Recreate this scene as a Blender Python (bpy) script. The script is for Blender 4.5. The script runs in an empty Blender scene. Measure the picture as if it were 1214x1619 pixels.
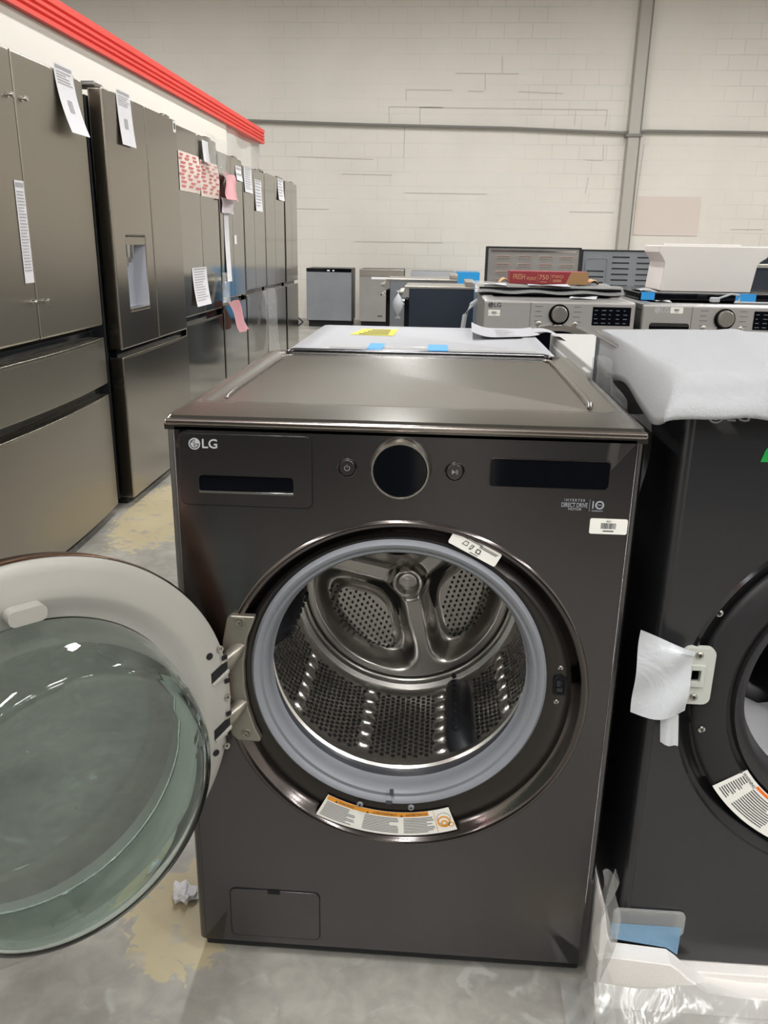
import bpy, bmesh, math, random
from mathutils import Vector, Matrix, geometry
random.seed(7)
S = bpy.context.scene
COL = S.collection
PI = math.pi

# ---------------------------------------------------------------- camera
F_PX, YAW, TILT, ROLL = 1305.64, 0.06357997, 0.31497005, 0.01728621
CAM = Vector((0.0498827, -1.1558301, 1.2348801))
_f = Vector((-math.sin(YAW)*math.cos(TILT), math.cos(YAW)*math.cos(TILT), -math.sin(TILT)))
_r = Vector((math.cos(YAW), math.sin(YAW), 0)); _u = _r.cross(_f)
_r2 = _r*math.cos(ROLL)+_u*math.sin(ROLL); _u2 = _u*math.cos(ROLL)-_r*math.sin(ROLL)
cd = bpy.data.cameras.new('camera'); cam = bpy.data.objects.new('camera', cd); COL.objects.link(cam)
M = Matrix((_r2, _u2, -_f)).transposed().to_4x4(); M.translation = CAM
cam.matrix_world = M
cd.sensor_fit = 'HORIZONTAL'; cd.sensor_width = 36.0; cd.lens = 36.0*F_PX/1214.0
cd.clip_start = 0.02; cd.clip_end = 200
S.camera = cam

# ---------------------------------------------------------------- world, exposure
w = bpy.data.worlds.new('world'); S.world = w; w.use_nodes = True
w.node_tree.nodes['Background'].inputs[0].default_value = (0.9, 0.93, 1.0, 1)
w.node_tree.nodes['Background'].inputs[1].default_value = 0.12
S.view_settings.view_transform = 'Standard'
try: S.view_settings.look = 'None'
except Exception: pass
S.view_settings.gamma = 1.0; S.view_settings.use_curve_mapping = False
S.view_settings.exposure = 0.0
LAMP_W = 73.0           # watts of each ceiling strip
LAMP_EMIT = 16.0
LAMP_Z = 4.95
LAMPS = [(x, y) for x in (-4.9, -0.5, 3.2, 6.9) for y in (-6.4, -4.1, -1.8, 3.9, 6.6, 9.3)]

# ---------------------------------------------------------------- materials
MATS = {}
def srgb(c):
    return tuple((v/255/12.92 if v/255 <= .04045 else ((v/255+.055)/1.055)**2.4) for v in c)+(1,)
def mat(name, col, rough=.5, metal=0., spec=.5, trans=0., ior=1.45, coat=0., noise=None, bump=None, emit=0, alpha=1, aniso=None):
    """col is an sRGB triple; noise=(scale, amount, (sx,sy,sz)) varies colour; bump=(scale,strength,(s))"""
    if name in MATS: return MATS[name]
    m = bpy.data.materials.new(name); m.use_nodes = True; nt = m.node_tree
    b = nt.nodes['Principled BSDF']; c = srgb(col)
    b.inputs['Base Color'].default_value = c; b.inputs['Roughness'].default_value = rough
    b.inputs['Metallic'].default_value = metal; b.inputs['IOR'].default_value = ior
    b.inputs['Specular IOR Level'].default_value = spec
    b.inputs['Transmission Weight'].default_value = trans; b.inputs['Coat Weight'].default_value = coat
    b.inputs['Coat Roughness'].default_value = .05; b.inputs['Alpha'].default_value = alpha
    if emit:
        b.inputs['Emission Color'].default_value = c; b.inputs['Emission Strength'].default_value = emit
    def nz(sc, stretch, detail=4):
        tc = nt.nodes.new('ShaderNodeTexCoord'); mp = nt.nodes.new('ShaderNodeMapping')
        mp.inputs['Scale'].default_value = stretch; n = nt.nodes.new('ShaderNodeTexNoise')
        n.inputs['Scale'].default_value = sc; n.inputs['Detail'].default_value = detail
        nt.links.new(tc.outputs['Object'], mp.inputs[0]); nt.links.new(mp.outputs[0], n.inputs['Vector']); return n
    if noise:
        sc, am, st = noise; n = nz(sc, st); mx = nt.nodes.new('ShaderNodeMix'); mx.data_type = 'RGBA'
        mx.inputs[6].default_value = tuple(v*(1-am) for v in c[:3])+(1,)
        mx.inputs[7].default_value = tuple(min(1, v*(1+am)) for v in c[:3])+(1,)
        nt.links.new(n.outputs['Fac'], mx.inputs[0]); nt.links.new(mx.outputs[2], b.inputs['Base Color'])
    if bump:
        sc, am, st = bump; n = nz(sc, st); bp = nt.nodes.new('ShaderNodeBump')
        bp.inputs['Strength'].default_value = am; bp.inputs['Distance'].default_value = .002
        nt.links.new(n.outputs['Fac'], bp.inputs['Height']); nt.links.new(bp.outputs[0], b.inputs['Normal'])
    if aniso:
        sc, am, st = aniso; n = nz(sc, st); mr = nt.nodes.new('ShaderNodeMapRange')
        mr.inputs['To Min'].default_value = rough-am; mr.inputs['To Max'].default_value = rough+am
        nt.links.new(n.outputs['Fac'], mr.inputs['Value']); nt.links.new(mr.outputs[0], b.inputs['Roughness'])
    MATS[name] = m; return m

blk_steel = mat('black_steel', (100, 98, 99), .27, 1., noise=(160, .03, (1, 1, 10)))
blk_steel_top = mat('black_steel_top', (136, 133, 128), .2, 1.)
blk_side = mat('dark_side_panel', (52, 54, 58), .4, .6)
blk_gloss = mat('gloss_black', (8, 10, 15), .07, 0., spec=.35)
blk_matte = mat('matte_black', (16, 17, 20), .6)
blk_rub = mat('black_rubber', (30, 32, 36), .5)
door_steel = mat('dark_painted_front', (70, 70, 72), .3, .75, coat=.3)
ring_dark = mat('ring_dark', (72, 69, 67), .3, .9)
lip_steel = mat('lip_steel', (104, 98, 96), .16, 1.)
logo_silver = mat('logo_silver', (200, 200, 202), .35, .35)
paper_dim = mat('paper_dimmed', (178, 178, 182), .8, spec=.2)  # paper copy darkened to offset strong overhead light on level sheets
foam_dim = mat('foam_dimmed', (182, 181, 178), .85)  # darker copy of the foam, toned down against the overhead light
chrome = mat('chrome', (205, 203, 200), .14, 1.)
satin = mat('satin_silver', (190, 186, 178), .3, 1.)
bracketm = mat('bracket_metal', (156, 151, 140), .42, .85)
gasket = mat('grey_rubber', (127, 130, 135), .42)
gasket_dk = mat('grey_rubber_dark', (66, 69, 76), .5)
ss_drum = mat('drum_steel', (222, 219, 215), .27, 1., bump=(7, .2, (1, 1, 1)))
ss_back = mat('drum_back_steel', (180, 177, 172), .26, 1.)
beige = mat('beige_plastic', (168, 165, 158), .42, coat=.1)
white_pl = mat('white_enamel', (160, 161, 166), .5, spec=.35)
foam = mat('white_foam', (222, 218, 213), .8, bump=(180, .2, (1, 1, 1)))
paper = mat('paper', (226, 225, 228), .7)
paper_w = mat('sticker_white', (232, 230, 222), .5)
ink = mat('ink', (70, 70, 74), .7)
ink_lt = mat('ink_grey', (168, 168, 170), .7)
orange = mat('warn_orange', (226, 150, 40), .6)
orange2 = mat('warn_orange_red', (236, 110, 30), .6)
red_ink = mat('red_ink', (206, 92, 92), .7)
pink = mat('pink_film', (205, 150, 155), .35)
yellow = mat('yellow_sticker', (226, 214, 40), .6)
blue_t = mat('blue_tape', (44, 150, 220), .55)
blue_film = mat('blue_film', (40, 140, 200), .3)
green_t = mat('green_tape', (20, 160, 70), .55)
red_p = mat('red_rail_paint', (226, 74, 64), .45, noise=(3, .08, (1, 1, 1)))
graph = mat('graphite_steel', (150, 148, 146), .36, .85, noise=(40, .05, (12, 1, 1)))
graph_lt = mat('graphite_panel', (168, 165, 162), .42, .5)
galv = mat('galvanised_grey', (140, 145, 150), .42, .6, noise=(4, .15, (1, 1, 1)))
galv_sheet = mat('galvanised_sheet', (158, 156, 153), .35, .5, noise=(6, .12, (1, 1, 1)))
fr_brush = mat('fridge_brushed', (163, 157, 145), .34, 1., noise=(90, .03, (1, 1, 12)))
fr_mid = mat('fridge_satin', (162, 156, 146), .2, 1., noise=(90, .02, (1, 1, 12)))
fr_mir = mat('fridge_mirror', (164, 161, 153), .1, 1., noise=(3, .06, (1, 1, 1)))
fr_side = mat('fridge_side', (48, 50, 54), .45, .3, noise=(30, .15, (1, 1, 1)))
fr_edge = mat('fridge_edge', (160, 154, 142), .25, 1.)
cardred = mat('red_carton', (140, 42, 50), .6, noise=(5, .1, (1, 1, 1)))
cardbrn = mat('brown_carton', (160, 124, 84), .75)
gold_ink = mat('gold_ink', (200, 150, 110), .6)
kraft = mat('kraft', (200, 160, 115), .8)
towel = mat('grey_plastic_bag', (190, 194, 200), .35)
navy = mat('navy_side', (40, 50, 62), .35, .2, coat=.2)
pvc = mat('pipe_paint', (170, 166, 158), .5)
pvcd = mat('conduit_grey', (122, 120, 116), .5)

def glassmat(name, col, rough=0., ior=1.45, trans=1.):
    return mat(name, col, rough, 0., .5, trans, ior)
bowl_glass = glassmat('bowl_glass', (226, 240, 236), 0.0, 1.45)

def filmmat(name, col, opacity=.25, rough=.15, gloss=.25, bumpiness=.6, scale=14):
    m = bpy.data.materials.new(name); m.use_nodes = True; nt = m.node_tree
    for n in list(nt.nodes):
        if n.type != 'OUTPUT_MATERIAL': nt.nodes.remove(n)
    out = nt.nodes['Material Output']
    tr = nt.nodes.new('ShaderNodeBsdfTransparent'); tr.inputs[0].default_value = (.97, .97, .97, 1)
    df = nt.nodes.new('ShaderNodeBsdfDiffuse'); df.inputs[0].default_value = srgb(col)
    gl = nt.nodes.new('ShaderNodeBsdfGlossy'); gl.inputs['Roughness'].default_value = rough; gl.inputs[0].default_value = (1, 1, 1, 1)
    a = nt.nodes.new('ShaderNodeMixShader'); b = nt.nodes.new('ShaderNodeMixShader')
    a.inputs[0].default_value = opacity; b.inputs[0].default_value = gloss
    nt.links.new(tr.outputs[0], a.inputs[1]); nt.links.new(df.outputs[0], a.inputs[2])
    nt.links.new(a.outputs[0], b.inputs[1]); nt.links.new(gl.outputs[0], b.inputs[2])
    nt.links.new(b.outputs[0], out.inputs[0])
    if bumpiness:
        tc = nt.nodes.new('ShaderNodeTexCoord'); n = nt.nodes.new('ShaderNodeTexNoise'); n.inputs['Scale'].default_value = scale
        n.inputs['Detail'].default_value = 3; n.inputs['Distortion'].default_value = 1.5
        bp = nt.nodes.new('ShaderNodeBump'); bp.inputs['Strength'].default_value = bumpiness; bp.inputs['Distance'].default_value = .02
        nt.links.new(tc.outputs['Object'], n.inputs['Vector']); nt.links.new(n.outputs['Fac'], bp.inputs['Height'])
        nt.links.new(bp.outputs[0], gl.inputs['Normal']); nt.links.new(bp.outputs[0], df.inputs['Normal'])
    MATS[name] = m; return m
clear_film = filmmat('clear_film', (215, 216, 212), .2, .12, .10, .4, 12)
haze_film = filmmat('hazy_film', (190, 190, 187), .36, .22, .08, .3, 9)
milk_film = filmmat('milky_film', (205, 208, 211), .86, .25, .06, .2)
foam_wrap = filmmat('foam_wrap', (168, 170, 172), .95, .35, .05, .22, 260)
blue_clear = filmmat('blue_clear_film', (120, 170, 205), .5, .15, .08, .2)
wall_film = filmmat('wall_film', (215, 212, 206), .45, .3, .05, .3, 3)
tint_glass = filmmat('tinted_door_glass', (62, 74, 68), .62, .12, .07, 0)

def wallmat():
    m = bpy.data.materials.new('painted_block_wall'); m.use_nodes = True; nt = m.node_tree; b = nt.nodes['Principled BSDF']
    b.inputs['Roughness'].default_value = .75
    tc = nt.nodes.new('ShaderNodeTexCoord'); mp = nt.nodes.new('ShaderNodeMapping'); mp.inputs['Rotation'].default_value = (PI/2, 0, 0)
    br = nt.nodes.new('ShaderNodeTexBrick'); br.inputs['Scale'].default_value = 1.0
    br.inputs['Brick Width'].default_value = .42; br.inputs['Row Height'].default_value = .21
    br.inputs['Mortar Size'].default_value = .006; br.inputs['Mortar Smooth'].default_value = .3; br.offset = .5
    br.inputs['Color1'].default_value = (1, 1, 1, 1); br.inputs['Color2'].default_value = (.975, .975, .975, 1); br.inputs['Mortar'].default_value = (.83, .83, .83, 1)
    nt.links.new(tc.outputs['Object'], mp.inputs[0]); nt.links.new(mp.outputs[0], br.inputs['Vector'])
    # most joints are painted over: fade them with a large noise
    n = nt.nodes.new('ShaderNodeTexNoise'); n.inputs['Scale'].default_value = .45; n.inputs['Detail'].default_value = 2
    nt.links.new(tc.outputs['Object'], n.inputs['Vector'])
    r = nt.nodes.new('ShaderNodeValToRGB'); r.color_ramp.elements[0].position = .42; r.color_ramp.elements[1].position = .62
    nt.links.new(n.outputs['Fac'], r.inputs[0])
    n2 = nt.nodes.new('ShaderNodeTexNoise'); n2.inputs['Scale'].default_value = 1.1; n2.inputs['Detail'].default_value = 6
    nt.links.new(tc.outputs['Object'], n2.inputs['Vector'])
    base = nt.nodes.new('ShaderNodeMix'); base.data_type = 'RGBA'
    base.inputs[6].default_value = srgb((206, 201, 192)); base.inputs[7].default_value = srgb((222, 218, 209))
    nt.links.new(n2.outputs['Fac'], base.inputs[0])
    mul = nt.nodes.new('ShaderNodeMix'); mul.data_type = 'RGBA'; mul.blend_type = 'MULTIPLY'
    nt.links.new(r.outputs[0], mul.inputs[0]); nt.links.new(base.outputs[2], mul.inputs[6]); nt.links.new(br.outputs['Color'], mul.inputs[7])
    nt.links.new(mul.outputs[2], b.inputs['Base Color'])
    bp = nt.nodes.new('ShaderNodeBump'); bp.inputs['Strength'].default_value = .35; bp.inputs['Distance'].default_value = .006
    nt.links.new(br.outputs['Fac'], bp.inputs['Height']); bp.invert = True
    nt.links.new(bp.outputs[0], b.inputs['Normal'])
    return m
wall_m = wallmat()
wall_grey = mat('wall_upper_grey', (196, 192, 186), .8, noise=(1.2, .05, (1, 1, 1)))
part_m = mat('partition_white', (226, 222, 212), .7, noise=(.8, .04, (1, 1, 1)))
ceil_m = mat('ceiling_paint', (170, 170, 170), .8)

def floormat():
    m = bpy.data.materials.new('concrete_floor'); m.use_nodes = True; nt = m.node_tree; b = nt.nodes['Principled BSDF']
    tc = nt.nodes.new('ShaderNodeTexCoord')
    def noise(sc, det=6, dist=0.):
        n = nt.nodes.new('ShaderNodeTexNoise'); n.inputs['Scale'].default_value = sc; n.inputs['Detail'].default_value = det
        n.inputs['Distortion'].default_value = dist; nt.links.new(tc.outputs['Object'], n.inputs['Vector']); return n
    def ramp(src, stops):
        r = nt.nodes.new('ShaderNodeValToRGB'); e = r.color_ramp.elements
        for i, (p, c) in enumerate(stops):
            if i < 2: e[i].position = p; e[i].color = c
            else: k = e.new(p); k.color = c
        nt.links.new(src, r.inputs[0]); return r
    def g(v): return srgb(v)
    n1 = noise(2.6, 8, .4); base = ramp(n1.outputs['Fac'], [(.32, g((134, 132, 126))), (.68, g((176, 172, 163)))])
    n2 = noise(26, 8, .6); r2 = ramp(n2.outputs['Fac'], [(.35, (.86, .86, .86, 1)), (.7, (1.08, 1.08, 1.07, 1))])
    mul = nt.nodes.new('ShaderNodeMix'); mul.data_type = 'RGBA'; mul.blend_type = 'MULTIPLY'; mul.inputs[0].default_value = 1
    nt.links.new(base.outputs[0], mul.inputs[6]); nt.links.new(r2.outputs[0], mul.inputs[7])
    last = mul.outputs[2]
    # pale scuffs
    n3 = noise(11, 9, 1.2); r3 = ramp(n3.outputs['Fac'], [(.6, (0, 0, 0, 1)), (.68, (.55, .55, .55, 1))])
    mx = nt.nodes.new('ShaderNodeMix'); mx.data_type = 'RGBA'; mx.inputs[7].default_value = g((176, 176, 170))
    nt.links.new(r3.outputs[0], mx.inputs[0]); nt.links.new(last, mx.inputs[6]); last = mx.outputs[2]
    # dried adhesive stains with ragged edges, at their places on the floor
    edge = noise(30, 7, .8)
    for (cx, cy, rx, ry, lo) in ((-.392, .085, .125, .155, 0), (-1.22, 2.55, .22, .62, 0), (.36, -.16, .14, .05, 0)):
        mp = nt.nodes.new('ShaderNodeMapping'); mp.inputs['Location'].default_value = (-cx/rx, -cy/ry, 0)
        mp.inputs['Scale'].default_value = (1/rx, 1/ry, 0)
        nt.links.new(tc.outputs['Object'], mp.inputs[0])
        ln = nt.nodes.new('ShaderNodeVectorMath'); ln.operation = 'LENGTH'; nt.links.new(mp.outputs[0], ln.inputs[0])
        ad = nt.nodes.new('ShaderNodeMath'); ad.operation = 'MULTIPLY_ADD'; ad.inputs[1].default_value = 1.0
        nt.links.new(edge.outputs['Fac'], ad.inputs[0]); nt.links.new(ln.outputs['Value'], ad.inputs[2])
        rr = ramp(ad.outputs[0], [(.0, (.75, .75, .75, 1)), (.5, (.75, .75, .75, 1))])
        # threshold
        th = nt.nodes.new('ShaderNodeMapRange'); th.inputs['From Min'].default_value = 1.42; th.inputs['From Max'].default_value = 1.36
        th.inputs['To Min'].default_value = 0; th.inputs['To Max'].default_value = .8
        nt.links.new(ad.outputs[0], th.inputs['Value'])
        n5 = noise(17, 4, .5); hole = ramp(n5.outputs['Fac'], [(.36, (.25, .25, .25, 1)), (.43, (1, 1, 1, 1))])
        mm = nt.nodes.new('ShaderNodeMath'); mm.operation = 'MULTIPLY'
        nt.links.new(th.outputs[0], mm.inputs[0]); nt.links.new(hole.outputs[0], mm.inputs[1])
        m2 = nt.nodes.new('ShaderNodeMix'); m2.data_type = 'RGBA'; m2.inputs[7].default_value = g((186, 172, 134))
        nt.links.new(mm.outputs[0], m2.inputs[0]); nt.links.new(last, m2.inputs[6]); last = m2.outputs[2]
        nt.nodes.remove(rr)
    nt.links.new(last, b.inputs['Base Color'])
    rg = ramp(n1.outputs['Fac'], [(.3, (.32, .32, .32, 1)), (.7, (.5, .5, .5, 1))]); nt.links.new(rg.outputs[0], b.inputs['Roughness'])
    bp = nt.nodes.new('ShaderNodeBump'); bp.inputs['Strength'].default_value = .15; bp.inputs['Distance'].default_value = .003
    nt.links.new(n2.outputs['Fac'], bp.inputs['Height']); nt.links.new(bp.outputs[0], b.inputs['Normal'])
    return m
floor_m = floormat()

# ---------------------------------------------------------------- helpers
def thing(name, label, cat, loc=(0, 0, 0), rz=0, group=None):
    o = bpy.data.objects.new(name, None); COL.objects.link(o); o.empty_display_size = .1
    o.location = loc; o.rotation_euler = (0, 0, rz); o['label'] = label; o['category'] = cat
    if group: o['group'] = group
    return o
def tag(o, label, cat, group=None):
    o['label'] = label; o['category'] = cat
    if group: o['group'] = group
    return o
def mk(name, bm, mats, parent=None, bevel=0, smooth=35, seg=2, subd=0, solid=0):
    me = bpy.data.meshes.new(name); bmesh.ops.recalc_face_normals(bm, faces=bm.faces[:])
    bm.to_mesh(me); bm.free()
    if not isinstance(mats, (list, tuple)): mats = [mats]
    for m in mats: me.materials.append(m)
    if smooth:
        me.shade_smooth()
        me.set_sharp_from_angle(angle=math.radians(smooth))
    o = bpy.data.objects.new(name, me); COL.objects.link(o)
    if parent: o.parent = parent
    if solid:
        s = o.modifiers.new('solid', 'SOLIDIFY'); s.thickness = solid; s.offset = 0
    if bevel:
        b = o.modifiers.new('bevel', 'BEVEL'); b.width = bevel; b.segments = seg; b.limit_method = 'ANGLE'; b.angle_limit = math.radians(40)
        b.harden_normals = True
    if subd:
        s = o.modifiers.new('subd', 'SUBSURF'); s.levels = subd; s.render_levels = subd
    return o
class BM:
    """thin wrapper to collect shapes in one bmesh"""
    def __init__(s): s.b = bmesh.new(); s.mi = 0
    def get(s): return s.b
    def face(s, vs):
        try: f = s.b.faces.new(vs); f.material_index = s.mi; return f
        except ValueError: return None
    def box(s, x0, x1, y0, y1, z0, z1, T=None):
        v = [s.b.verts.new((T @ Vector(c)) if T else c) for c in ((x0, y0, z0), (x1, y0, z0), (x1, y1, z0), (x0, y1, z0), (x0, y0, z1), (x1, y0, z1), (x1, y1, z1), (x0, y1, z1))]
        for q in ((0, 3, 2, 1), (4, 5, 6, 7), (0, 1, 5, 4), (1, 2, 6, 5), (2, 3, 7, 6), (3, 0, 4, 7)): s.face([v[i] for i in q])
        return s
    def loft(s, rings, closed=True, cap0=False, cap1=False):
        vs = [[s.b.verts.new(p) for p in r] for r in rings]
        n = len(vs[0])
        for a, b in zip(vs, vs[1:]):
            for i in range(n if closed else n-1):
                j = (i+1) % n; s.face([a[i], a[j], b[j], b[i]])
        if cap0: s.face(list(reversed(vs[0])))
        if cap1: s.face(vs[-1])
        return s
    def rings(s, prof, seg=96, T=None, cap0=False, cap1=False):
        """prof: list of (cx, cz, y, R): circles in XZ planes, axis along Y"""
        R = []
        for (cx, cz, y, r) in prof:
            pts = [Vector((cx+r*math.cos(2*PI*i/seg), y, cz+r*math.sin(2*PI*i/seg))) for i in range(seg)]
            R.append([T @ p for p in pts] if T else pts)
        return s.loft(R, True, cap0, cap1)
    def cyl(s, p0, p1, r, r1=None, seg=20, caps=True):
        p0, p1 = Vector(p0), Vector(p1); d = (p1-p0).normalized()
        a = d.orthogonal().normalized(); b = d.cross(a); r1 = r if r1 is None else r1
        mkr = lambda p, rr: [p+a*rr*math.cos(2*PI*i/seg)+b*rr*math.sin(2*PI*i/seg) for i in range(seg)]
        return s.loft([mkr(p0, r), mkr(p1, r1)], True, caps, caps)
    def tube(s, pts, r, seg=8):
        pts = [Vector(p) for p in pts]; R = []
        for i, p in enumerate(pts):
            d = (pts[min(i+1, len(pts)-1)]-pts[max(i-1, 0)]).normalized()
            up = Vector((0, 0, 1)) if abs(d.z) < .9 else Vector((1, 0, 0))
            a = d.cross(up).normalized(); b = d.cross(a)
            R.append([p+a*r*math.cos(2*PI*k/seg)+b*r*math.sin(2*PI*k/seg) for k in range(seg)])
        return s.loft(R, True, True, True)
    def plate(s, outer, holes=(), y=0., t=.004, T=None):
        """2D outline(s) in XZ, front at y, thickness t going to y+t"""
        b2 = bmesh.new()
        for loop in [outer]+list(holes):
            vs = [b2.verts.new((p[0], y, p[1])) for p in loop]
            for i in range(len(vs)): b2.edges.new((vs[i], vs[(i+1) % len(vs)]))
        bmesh.ops.triangle_fill(b2, use_beauty=True, use_dissolve=False, edges=b2.edges[:], normal=(0, -1, 0))
        if t:
            r = bmesh.ops.extrude_face_region(b2, geom=b2.faces[:])
            bmesh.ops.translate(b2, verts=[v for v in r['geom'] if isinstance(v, bmesh.types.BMVert)], vec=(0, t, 0))
        mp = {}
        for v in b2.verts: mp[v] = s.b.verts.new((T @ v.co) if T else v.co)
        for f in b2.faces: s.face([mp[v] for v in f.verts])
        b2.free(); return s
def rrect(x0, x1, z0, z1, r, n=5):
    P = []
    for cx, cz, a0 in ((x1-r, z1-r, 0), (x0+r, z1-r, 90), (x0+r, z0+r, 180), (x1-r, z0+r, 270)):
        for i in range(n+1):
            a = math.radians(a0+90*i/n); P.append((cx+r*math.cos(a), cz+r*math.sin(a)))
    return P
def circ(cx, cz, r, n=64): return [(cx+r*math.cos(2*PI*i/n), cz+r*math.sin(2*PI*i/n)) for i in range(n)]
def frontM(x, y, z, rot=0):            # local text plane XY -> facing -Y at (x,y,z), rotated by rot in the plane
    return Matrix.Translation((x, y, z)) @ Matrix.Rotation(PI/2, 4, 'X') @ Matrix.Rotation(rot, 4, 'Z')
def text_bm(bmw, s, size, T, ext=.0004, align='CENTER', squash=1., bold=0.):
    c = bpy.data.curves.new('t', 'FONT'); c.body = s; c.size = size; c.extrude = ext; c.align_x = align; c.align_y = 'CENTER'; c.resolution_u = 3; c.offset = size*bold
    o = bpy.data.objects.new('t', c); COL.objects.link(o)
    dg = bpy.context.evaluated_depsgraph_get(); me = bpy.data.meshes.new_from_object(o.evaluated_get(dg))
    k = {}
    for v in me.vertices: k[v.index] = bmw.b.verts.new(T @ Vector((v.co.x*squash, v.co.y, v.co.z)))
    for p in me.polygons: bmw.face([k[i] for i in p.vertices])
    bpy.data.objects.remove(o); bpy.data.curves.remove(c); bpy.data.meshes.remove(me)
    return bmw
def stripes(bmw, x0, x1, z0, z1, n, T, seed=1, y=-.0006, h=.45):
    rd = random.Random(seed)
    for i in range(n):
        z = z1-(z1-z0)*(i+.5)/n; hh = (z1-z0)/n*h/2
        bmw.box(x0, x1-(x1-x0)*rd.choice([0, .05, .1, .3, .02]), y, 0, z-hh, z+hh, T)
def logo(name, x, y, z, r, parent, m_face=None, m_dark=None, textsize=None):
    """round face emblem followed by the two letters"""
    b = BM(); b.mi = 0
    b.plate(circ(x, z, r, 36), y=y-.0016, t=.0016)
    b.mi = 1
    yy = y-.0019
    # G shaped arc open at the upper right
    arc_o = [(x+.78*r*math.cos(math.radians(a)), z+.78*r*math.sin(math.radians(a))) for a in range(72, 361, 12)]
    arc_i = [(x+.64*r*math.cos(math.radians(a)), z+.64*r*math.sin(math.radians(a))) for a in range(360, 71, -12)]
    b.plate(arc_o+arc_i, y=yy, t=.0005)
    b.plate([(x+.2*r, z-.07*r), (x+.78*r, z-.07*r), (x+.78*r, z+.07*r), (x+.2*r, z+.07*r)], y=yy, t=.0005)
    b.plate([(x-.07*r, z+.45*r), (x-.07*r, z-.4*r), (x+.25*r, z-.4*r), (x+.25*r, z-.27*r), (x+.06*r, z-.27*r), (x+.06*r, z+.45*r)], y=yy, t=.0005)
    b.plate(circ(x-.36*r, z+.34*r, .11*r, 12), y=yy, t=.0005)
    b.mi = 0
    text_bm(b, 'LG', r*2.25, frontM(x+r*2.65, y-.0008, z), .0008, squash=1.05, bold=.006)
    return mk(name, b.get(), [m_face or logo_silver, m_dark or blk_matte], parent, smooth=0)
def barcode_sticker(x0, x1, z0, z1, y, parent, name='barcode_sticker', top='661'):
    b = BM(); w_ = x1-x0; h = z1-z0; b.mi = 0
    b.plate(rrect(x0, x1, z0, z1, min(w_, h)*.12), y=y-.0006, t=.0006)
    b.mi = 1; rd = random.Random(5); x = x0+w_*.3
    while x < x1-w_*.3:
        ww = w_*rd.choice([.008, .014, .022]); b.box(x, x+ww, y-.0009, y-.0006, z0+h*.35, z1-h*.28); x += ww+w_*rd.choice([.008, .014])
    if top: text_bm(b, top, h*.2, frontM((x0+x1)/2, y-.0008, z1-h*.16), .0001)
    stripes(b, x0+w_*.36, x1-w_*.36, z0+h*.14, z0+h*.26, 1, Matrix.Translation((0, y-.0003, 0)), 2, h=.6)
    return mk(name, b.get(), [paper_w, ink], parent, smooth=0)
def sheet_grid(nx, nz, fn):
    """surface from fn(u,v)->point"""
    b = BM(); b.loft([[Vector(fn(i/nx, j/nz)) for i in range(nx+1)] for j in range(nz+1)], closed=False); return b
def struct(o): o['kind'] = 'structure'; return o

# ---------------------------------------------------------------- setting
X0, X1, Y0, Y1, ZC = -7.5, 9.0, -7.5, 13.0, 6.6
b = BM(); b.box(X0, X1, Y0, Y1, -.1, 0); struct(mk('floor', b.get(), floor_m, smooth=0))
b = BM(); b.box(X0, X1, Y1, Y1+.2, 0, ZC); struct(mk('wall_back', b.get(), wall_m, smooth=0))
b = BM(); b.box(X0-.2, X0, Y0, Y1, 0, ZC); struct(mk('wall_left', b.get(), wall_grey, smooth=0))
b = BM(); b.box(X1, X1+.2, Y0, Y1, 0, ZC); struct(mk('wall_right', b.get(), wall_grey, smooth=0))
b = BM(); b.box(X0, X1, Y0-.2, Y0, 0, ZC); struct(mk('wall_front', b.get(), wall_grey, smooth=0))
b = BM(); b.box(X0-.2, X1+.2, Y0-.2, Y1+.2, ZC, ZC+.2); struct(mk('ceiling', b.get(), ceil_m, smooth=0))
# low white partition behind the refrigerators
b = BM(); b.box(-2.42, -2.30, -3.0, 8.30, 0, 2.42); struct(mk('wall_partition', b.get(), part_m, smooth=0))
b = BM(); b.box(-2.40, -2.32, 8.30, 10.1, 0, .25); struct(mk('baseboard_partition', b.get(), part_m, smooth=0))
# ribbed red steel rail along its top
b = BM()
prof = [(-2.44, 2.40), (-2.26, 2.40), (-2.26, 2.425), (-2.275, 2.435), (-2.26, 2.445), (-2.26, 2.46), (-2.275, 2.47), (-2.26, 2.48), (-2.26, 2.50), (-2.275, 2.51), (-2.26, 2.52), (-2.26, 2.56), (-2.44, 2.56)]
b.loft([[Vector((x, yy, z)) for x, z in prof] for yy in (-3.0, 10.1)], True, True, True)
struct(mk('trim_1', b.get(), red_p, smooth=0))
b = BM(); b.box(-2.42, -2.34, 10.02, 10.1, .25, 2.40); struct(mk('trim_2', b.get(), mat('post_grey', (176, 174, 170), .6), smooth=0))
o = mk('plastic_sheet', sheet_grid(14, 10, lambda u, v: (-2.33+.03*math.sin(u*9+v*3), 8.32+u*1.72, 2.40-v*1.5)).get(), wall_film, smooth=80)
tag(o, 'translucent plastic sheet hanging under the far end of the red rail', 'plastic sheet')
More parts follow.
